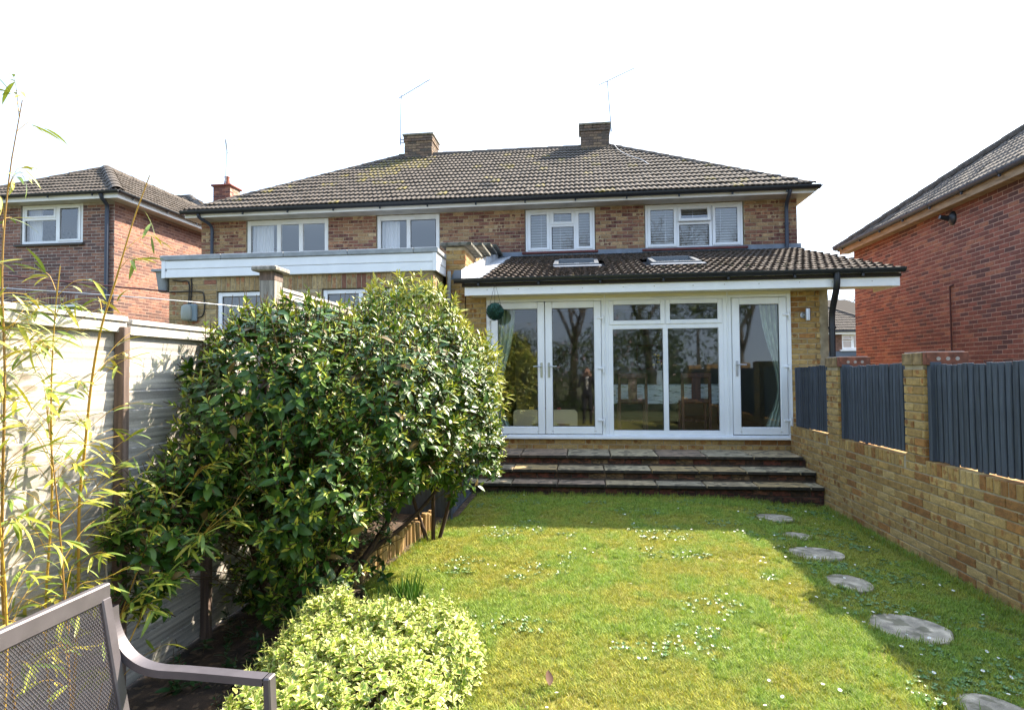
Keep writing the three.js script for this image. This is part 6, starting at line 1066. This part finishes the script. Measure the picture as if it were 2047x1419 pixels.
  const dl = leafGeo(0.07, 0.045, [0.12, 0.065, 0.04], { droop: -0.3, fold: 0.6 }); tag(part('fallen_leaf', dl, leafMat(0.8, 0.1), scene, V(-0.17, lawnY(-0.17, 5.8) + 0.03, 5.85), new THREE.Quaternion().setFromEuler(new THREE.Euler(-1.2, 0.5, 0.3))), 'brown curled dead leaf lying on the lawn', 'leaf');
}
// ================================================================ BEHIND THE CAMERA: what the glass mirrors
function bareTree(name, label, base, H, seedDir, o = {}) {
  const t = thing(name, label, 'tree', [base.x, base.y, base.z]), b = new MB(), tw = new MB(), list = [];
  const trunkTop = base.clone().add(V(seedDir[0], H * 0.3, seedDir[1]));
  part('trunk', limb([base, base.clone().lerp(trunkTop, 0.5).add(V(rr(-0.1, 0.1), 0, rr(-0.1, 0.1))), trunkTop], [H * 0.016, H * 0.013, H * 0.011], 10), M.barkGrey ??= std(0xffffff, 0.95, { map: mottled(0x4a443a, 0.4, 0.6, { f: 9, sx: 3 }) }), t);
  const grow = (p, d, len, r, lv) => {
    const q = p.clone().addScaledVector(d, len), m = p.clone().lerp(q, 0.5).add(V(rr(-1, 1), rr(-0.3, 1), rr(-1, 1)).multiplyScalar(len * 0.07));
    (lv > 2 ? tw : b).add(rod(p, m, r, r * 0.85, lv > 1 ? 4 : 6)).add(rod(m, q, r * 0.85, r * 0.65, lv > 1 ? 4 : 6));
    if (lv >= (o.levels ?? 5)) { if (o.leaf && R() < o.leaf) leafAt(list, o.leaves[ri(o.leaves.length)], q, d, UP, rr(0.8, 1.3)); return; }
    const n = lv === 0 ? 4 : 2 + (R() < 0.55 ? 1 : 0) + (lv > 2 ? 1 : 0);
    for (let k = 0; k < n; k++) { const a = R() * 6.3, s = perp(d), u = d.clone().cross(s), spread = rr(0.35, 0.95), nd = d.clone().addScaledVector(s, Math.cos(a) * spread).addScaledVector(u, Math.sin(a) * spread).add(V(0, o.lift ?? 0.18, 0)).normalize(); grow(k ? p.clone().lerp(q, rr(0.5, 1)) : q, nd, len * rr(0.6, 0.85), r * rr(0.5, 0.68), lv + 1); }
  };
  for (let k = 0; k < 4; k++) { const a = k * 1.6 + R(), d = V(Math.cos(a) * 0.6, 1, Math.sin(a) * 0.6).normalize(); grow(trunkTop.clone().add(V(0, -H * 0.04 * k, 0)), d, H * rr(0.17, 0.23), H * 0.0075, 0); }
  part('crown', b.geo(), M.barkGrey, t); stuff(part('twigs', tw.geo(), M.barkGrey, t));
  if (list.length) pieces(t, 'leaf', list, o.lmat, 'foliage', 0);
}
{
  bareTree('bare_tree', 'tall bare tree mirrored in the double patio doors', V(-0.4, -0.3, 19), 13, [0.2, 0]);
  bareTree('bare_tree', 'wide bare tree mirrored in the top lights of the patio window', V(3.6, -0.3, 21.5), 14, [-0.3, 0.2]);
  bareTree('bare_tree', 'bare tree behind the camera towards the timber fence', V(-6.5, -0.3, 22), 12, [0.2, 0.1]);
  bareTree('bare_tree', 'thin bare tree far behind the camera', V(9, -0.3, 26), 14, [0.1, 0.1]);
  bareTree('distant_tree', 'faint bare tree far beyond the red brick house', V(21, -0.3, -42), 11, [0, 0], { levels: 5 });
  // hedge and evergreens at the end of the garden
  const lv = [[0.05, 0.09, 0.02], [0.08, 0.12, 0.03], [0.04, 0.07, 0.02]].map((c) => leafGeo(0.14, 0.07, c, { droop: 0.2, rows: 2 })), pk = leafGeo(0.1, 0.07, [0.45, 0.32, 0.34], { rows: 2 });
  const mat = leafMat(0.5, 0.2);
  const hedge = (name, label, Es, n, extra) => { const t = thing(name, label, 'hedge', [Es[0][0][0], -0.3, Es[0][0][2]]), list = []; for (let k = 0; k < n; k++) { const [c, r] = Es[ri(Es.length)], u = V(rr(-1, 1), rr(-1, 1), rr(-1, 1)).normalize(), f = rr(0.7, 1.05), p = V(c[0] + u.x * r[0] * f, c[1] + u.y * r[1] * f, c[2] + u.z * r[2] * f); leafAt(list, extra && R() < 0.12 ? pk : lv[ri(3)], p, u.clone().add(V(rr(-1, 1), rr(-1, 1), rr(-1, 1))), u, rr(0.8, 1.4)); } pieces(t, 'leaf', list, mat, 'foliage', 0); part('stems', limb([V(Es[0][0][0], -0.3, Es[0][0][2]), V(Es[0][0][0], Es[0][0][1], Es[0][0][2])], [0.1, 0.05]), M.barkGrey, t); };
  hedge('garden_hedge', 'evergreen hedge with pink blossom at the end of the garden', [[[0.2, 1.3, 15.5], [1.7, 1.9, 0.8]], [[2.6, 1.3, 15.8], [1.6, 2.4, 0.8]], [[-2.2, 1.3, 15.5], [1.5, 2.2, 0.8]], [[1.4, 1.2, 16.2], [1.6, 2.9, 0.8]]], 9500, true);
  hedge('ivy_tree', 'tall ivy covered evergreen mirrored in the single patio door', [[[4.6, 3.2, 15], [1.4, 3.6, 1.2]], [[5.6, 5.6, 16], [1.5, 2.6, 1.2]], [[3.6, 3.4, 19], [1.2, 4.2, 1]]], 8000);
  hedge('conifer_hedge', 'tall dark hedge behind the camera on the left', [[[-5, 2.4, 15.5], [1.8, 2.8, 1]], [[-8, 2.2, 16], [1.8, 2.6, 1]]], 4200);
  structure(part('back_lawn', new THREE.PlaneGeometry(30, 14).rotateX(-PI / 2).translate(0, -0.03, 17.5), std(0x49502a, 1)));
}
// ================================================================ THE PHOTOGRAPHER, mirrored in the double doors
{
  const B = V(0.2, lawnY(0.2, 9.35), 9.35), t = thing('person', 'person in a dark suit and white shirt photographing, mirrored in the double doors', 'person', [B.x, B.y, B.z]);
  const bones = [[[0, 0.9, 0], 0.125, [0, 1.12, 0], 0.115], [[0, 1.12, 0], 0.115, [0, 1.3, 0], 0.13], [[-0.12, 1.36, 0], 0.07, [0.12, 1.36, 0], 0.07], [[0, 1.36, 0], 0.06, [0, 1.47, -0.01], 0.05], [[0, 1.53, -0.02], 0.078, [0, 1.6, -0.01], 0.085]];
  for (const s of [-1, 1]) bones.push([[s * 0.085, 0.88, 0], 0.085, [s * 0.1, 0.48, -0.015], 0.058], [[s * 0.1, 0.48, -0.015], 0.056, [s * 0.105, 0.1, 0.02], 0.042], [[s * 0.105, 0.05, 0.03], 0.042, [s * 0.12, 0.035, -0.13], 0.033], [[s * 0.165, 1.36, 0], 0.06, [s * 0.25, 1.16, -0.1], 0.046], [[s * 0.25, 1.16, -0.1], 0.044, [s * 0.1, 1.45, -0.2], 0.032], [[s * 0.1, 1.45, -0.2], 0.03, [s * 0.065, 1.52, -0.21], 0.03]);
  const res = 76, S = 0.95, mc = new MarchingCubes(res, M.dark, false, false, 120000), a = V(0, 0, 0), d = V(0, 0, 0), p = V(0, 0, 0), cy = 0.85; mc.isolation = 0;
  const smin = (x, y, k) => { const h = clamp(0.5 + 0.5 * (y - x) / k); return lerp(y, x, h) - k * h * (1 - h); };
  const bn = bones.map(([q, r, w, r2]) => [V(...q), r, V(...w).sub(V(...q)), r2, V(...w).sub(V(...q)).lengthSq()]);
  for (let k = 0; k < res; k++) for (let j = 0; j < res; j++) for (let i = 0; i < res; i++) {
    p.set((i / res * 2 - 1) * S, (j / res * 2 - 1) * S + cy, (k / res * 2 - 1) * S); let f = 9;
    for (const [q, r, w, r2, l] of bn) { a.copy(p).sub(q); const h = clamp(a.dot(w) / l); a.addScaledVector(w, -h); f = smin(f, a.length() - lerp(r, r2, h), 0.03); }
    mc.field[k * res * res + j * res + i] = -f;
  }
  mc.update(); const n = mc.count, pos = [], nor = [], col = [];
  for (let v = 0; v < n; v++) {
    const x = mc.positionArray[v * 3] * S, y = mc.positionArray[v * 3 + 1] * S + cy, z = mc.positionArray[v * 3 + 2] * S; pos.push(x + B.x, y + B.y, z + B.z); nor.push(mc.normalArray[v * 3], mc.normalArray[v * 3 + 1], mc.normalArray[v * 3 + 2]);
    const hand = z < -0.17 && y > 1.43, skin = y > 1.46 || hand, shirt = z < -0.07 && Math.abs(x) < 0.05 * (y - 1.0) / 0.4 && y > 1.05 && y < 1.46; col.push(...(skin ? [0.5, 0.3, 0.22] : shirt ? [0.75, 0.75, 0.74] : y < 0.09 ? [0.01, 0.01, 0.01] : [0.015, 0.017, 0.028]));
  }
  const g = new THREE.BufferGeometry(); g.setAttribute('position', new THREE.Float32BufferAttribute(pos, 3)); g.setAttribute('normal', new THREE.Float32BufferAttribute(nor, 3)); g.setAttribute('color', new THREE.Float32BufferAttribute(col, 3)); g.setAttribute('uv', new THREE.Float32BufferAttribute(pos.flatMap((_, i) => (i % 3 ? [] : [0, 0])), 2));
  const body = new MB().add(g); const sk = [0.5, 0.3, 0.22], W = (x, y, z) => V(B.x + x, B.y + y, B.z + z);
  for (const s of [-1, 1]) { for (let f = 0; f < 4; f++) body.add(limb([W(s * 0.07, 1.51 + f * 0.019, -0.215), W(s * 0.055, 1.515 + f * 0.019, -0.255), W(s * 0.03, 1.515 + f * 0.018, -0.262)], [0.009, 0.0085, 0.007], 6), null, sk); body.add(limb([W(s * 0.075, 1.5, -0.2), W(s * 0.05, 1.49, -0.185), W(s * 0.03, 1.495, -0.18)], [0.011, 0.01, 0.008], 6), null, sk); body.add(new THREE.SphereGeometry(0.018, 8, 6).scale(0.5, 1.4, 1).translate(B.x + s * 0.088, B.y + 1.57, B.z), null, sk); }
  body.add(new THREE.ConeGeometry(0.014, 0.04, 6).rotateX(-0.4).translate(B.x, B.y + 1.56, B.z - 0.105), null, sk);
  part('body', body.geo(), std(0xffffff, 0.75, { vertexColors: true }), t);
  part('hair', new THREE.SphereGeometry(0.094, 18, 12, 0, PI * 2, 0, PI * 0.5).rotateX(0.42).translate(B.x, B.y + 1.6, B.z + 0.004), std(0x5a4632, 0.9), t);
  const c = thing('camera', 'small black camera held up by the photographer', 'camera', [B.x, B.y + 1.55, B.z - 0.23]);
  part('camera_body', cbox(0.12, 0.075, 0.05, 0.008, B.x, B.y + 1.545, B.z - 0.232), M.gutter, c); part('lens', new THREE.CylinderGeometry(0.028, 0.03, 0.05, 18).rotateX(PI / 2).translate(B.x, B.y + 1.545, B.z - 0.28), M.gutter, c);
}
renderer.render(scene, camera);
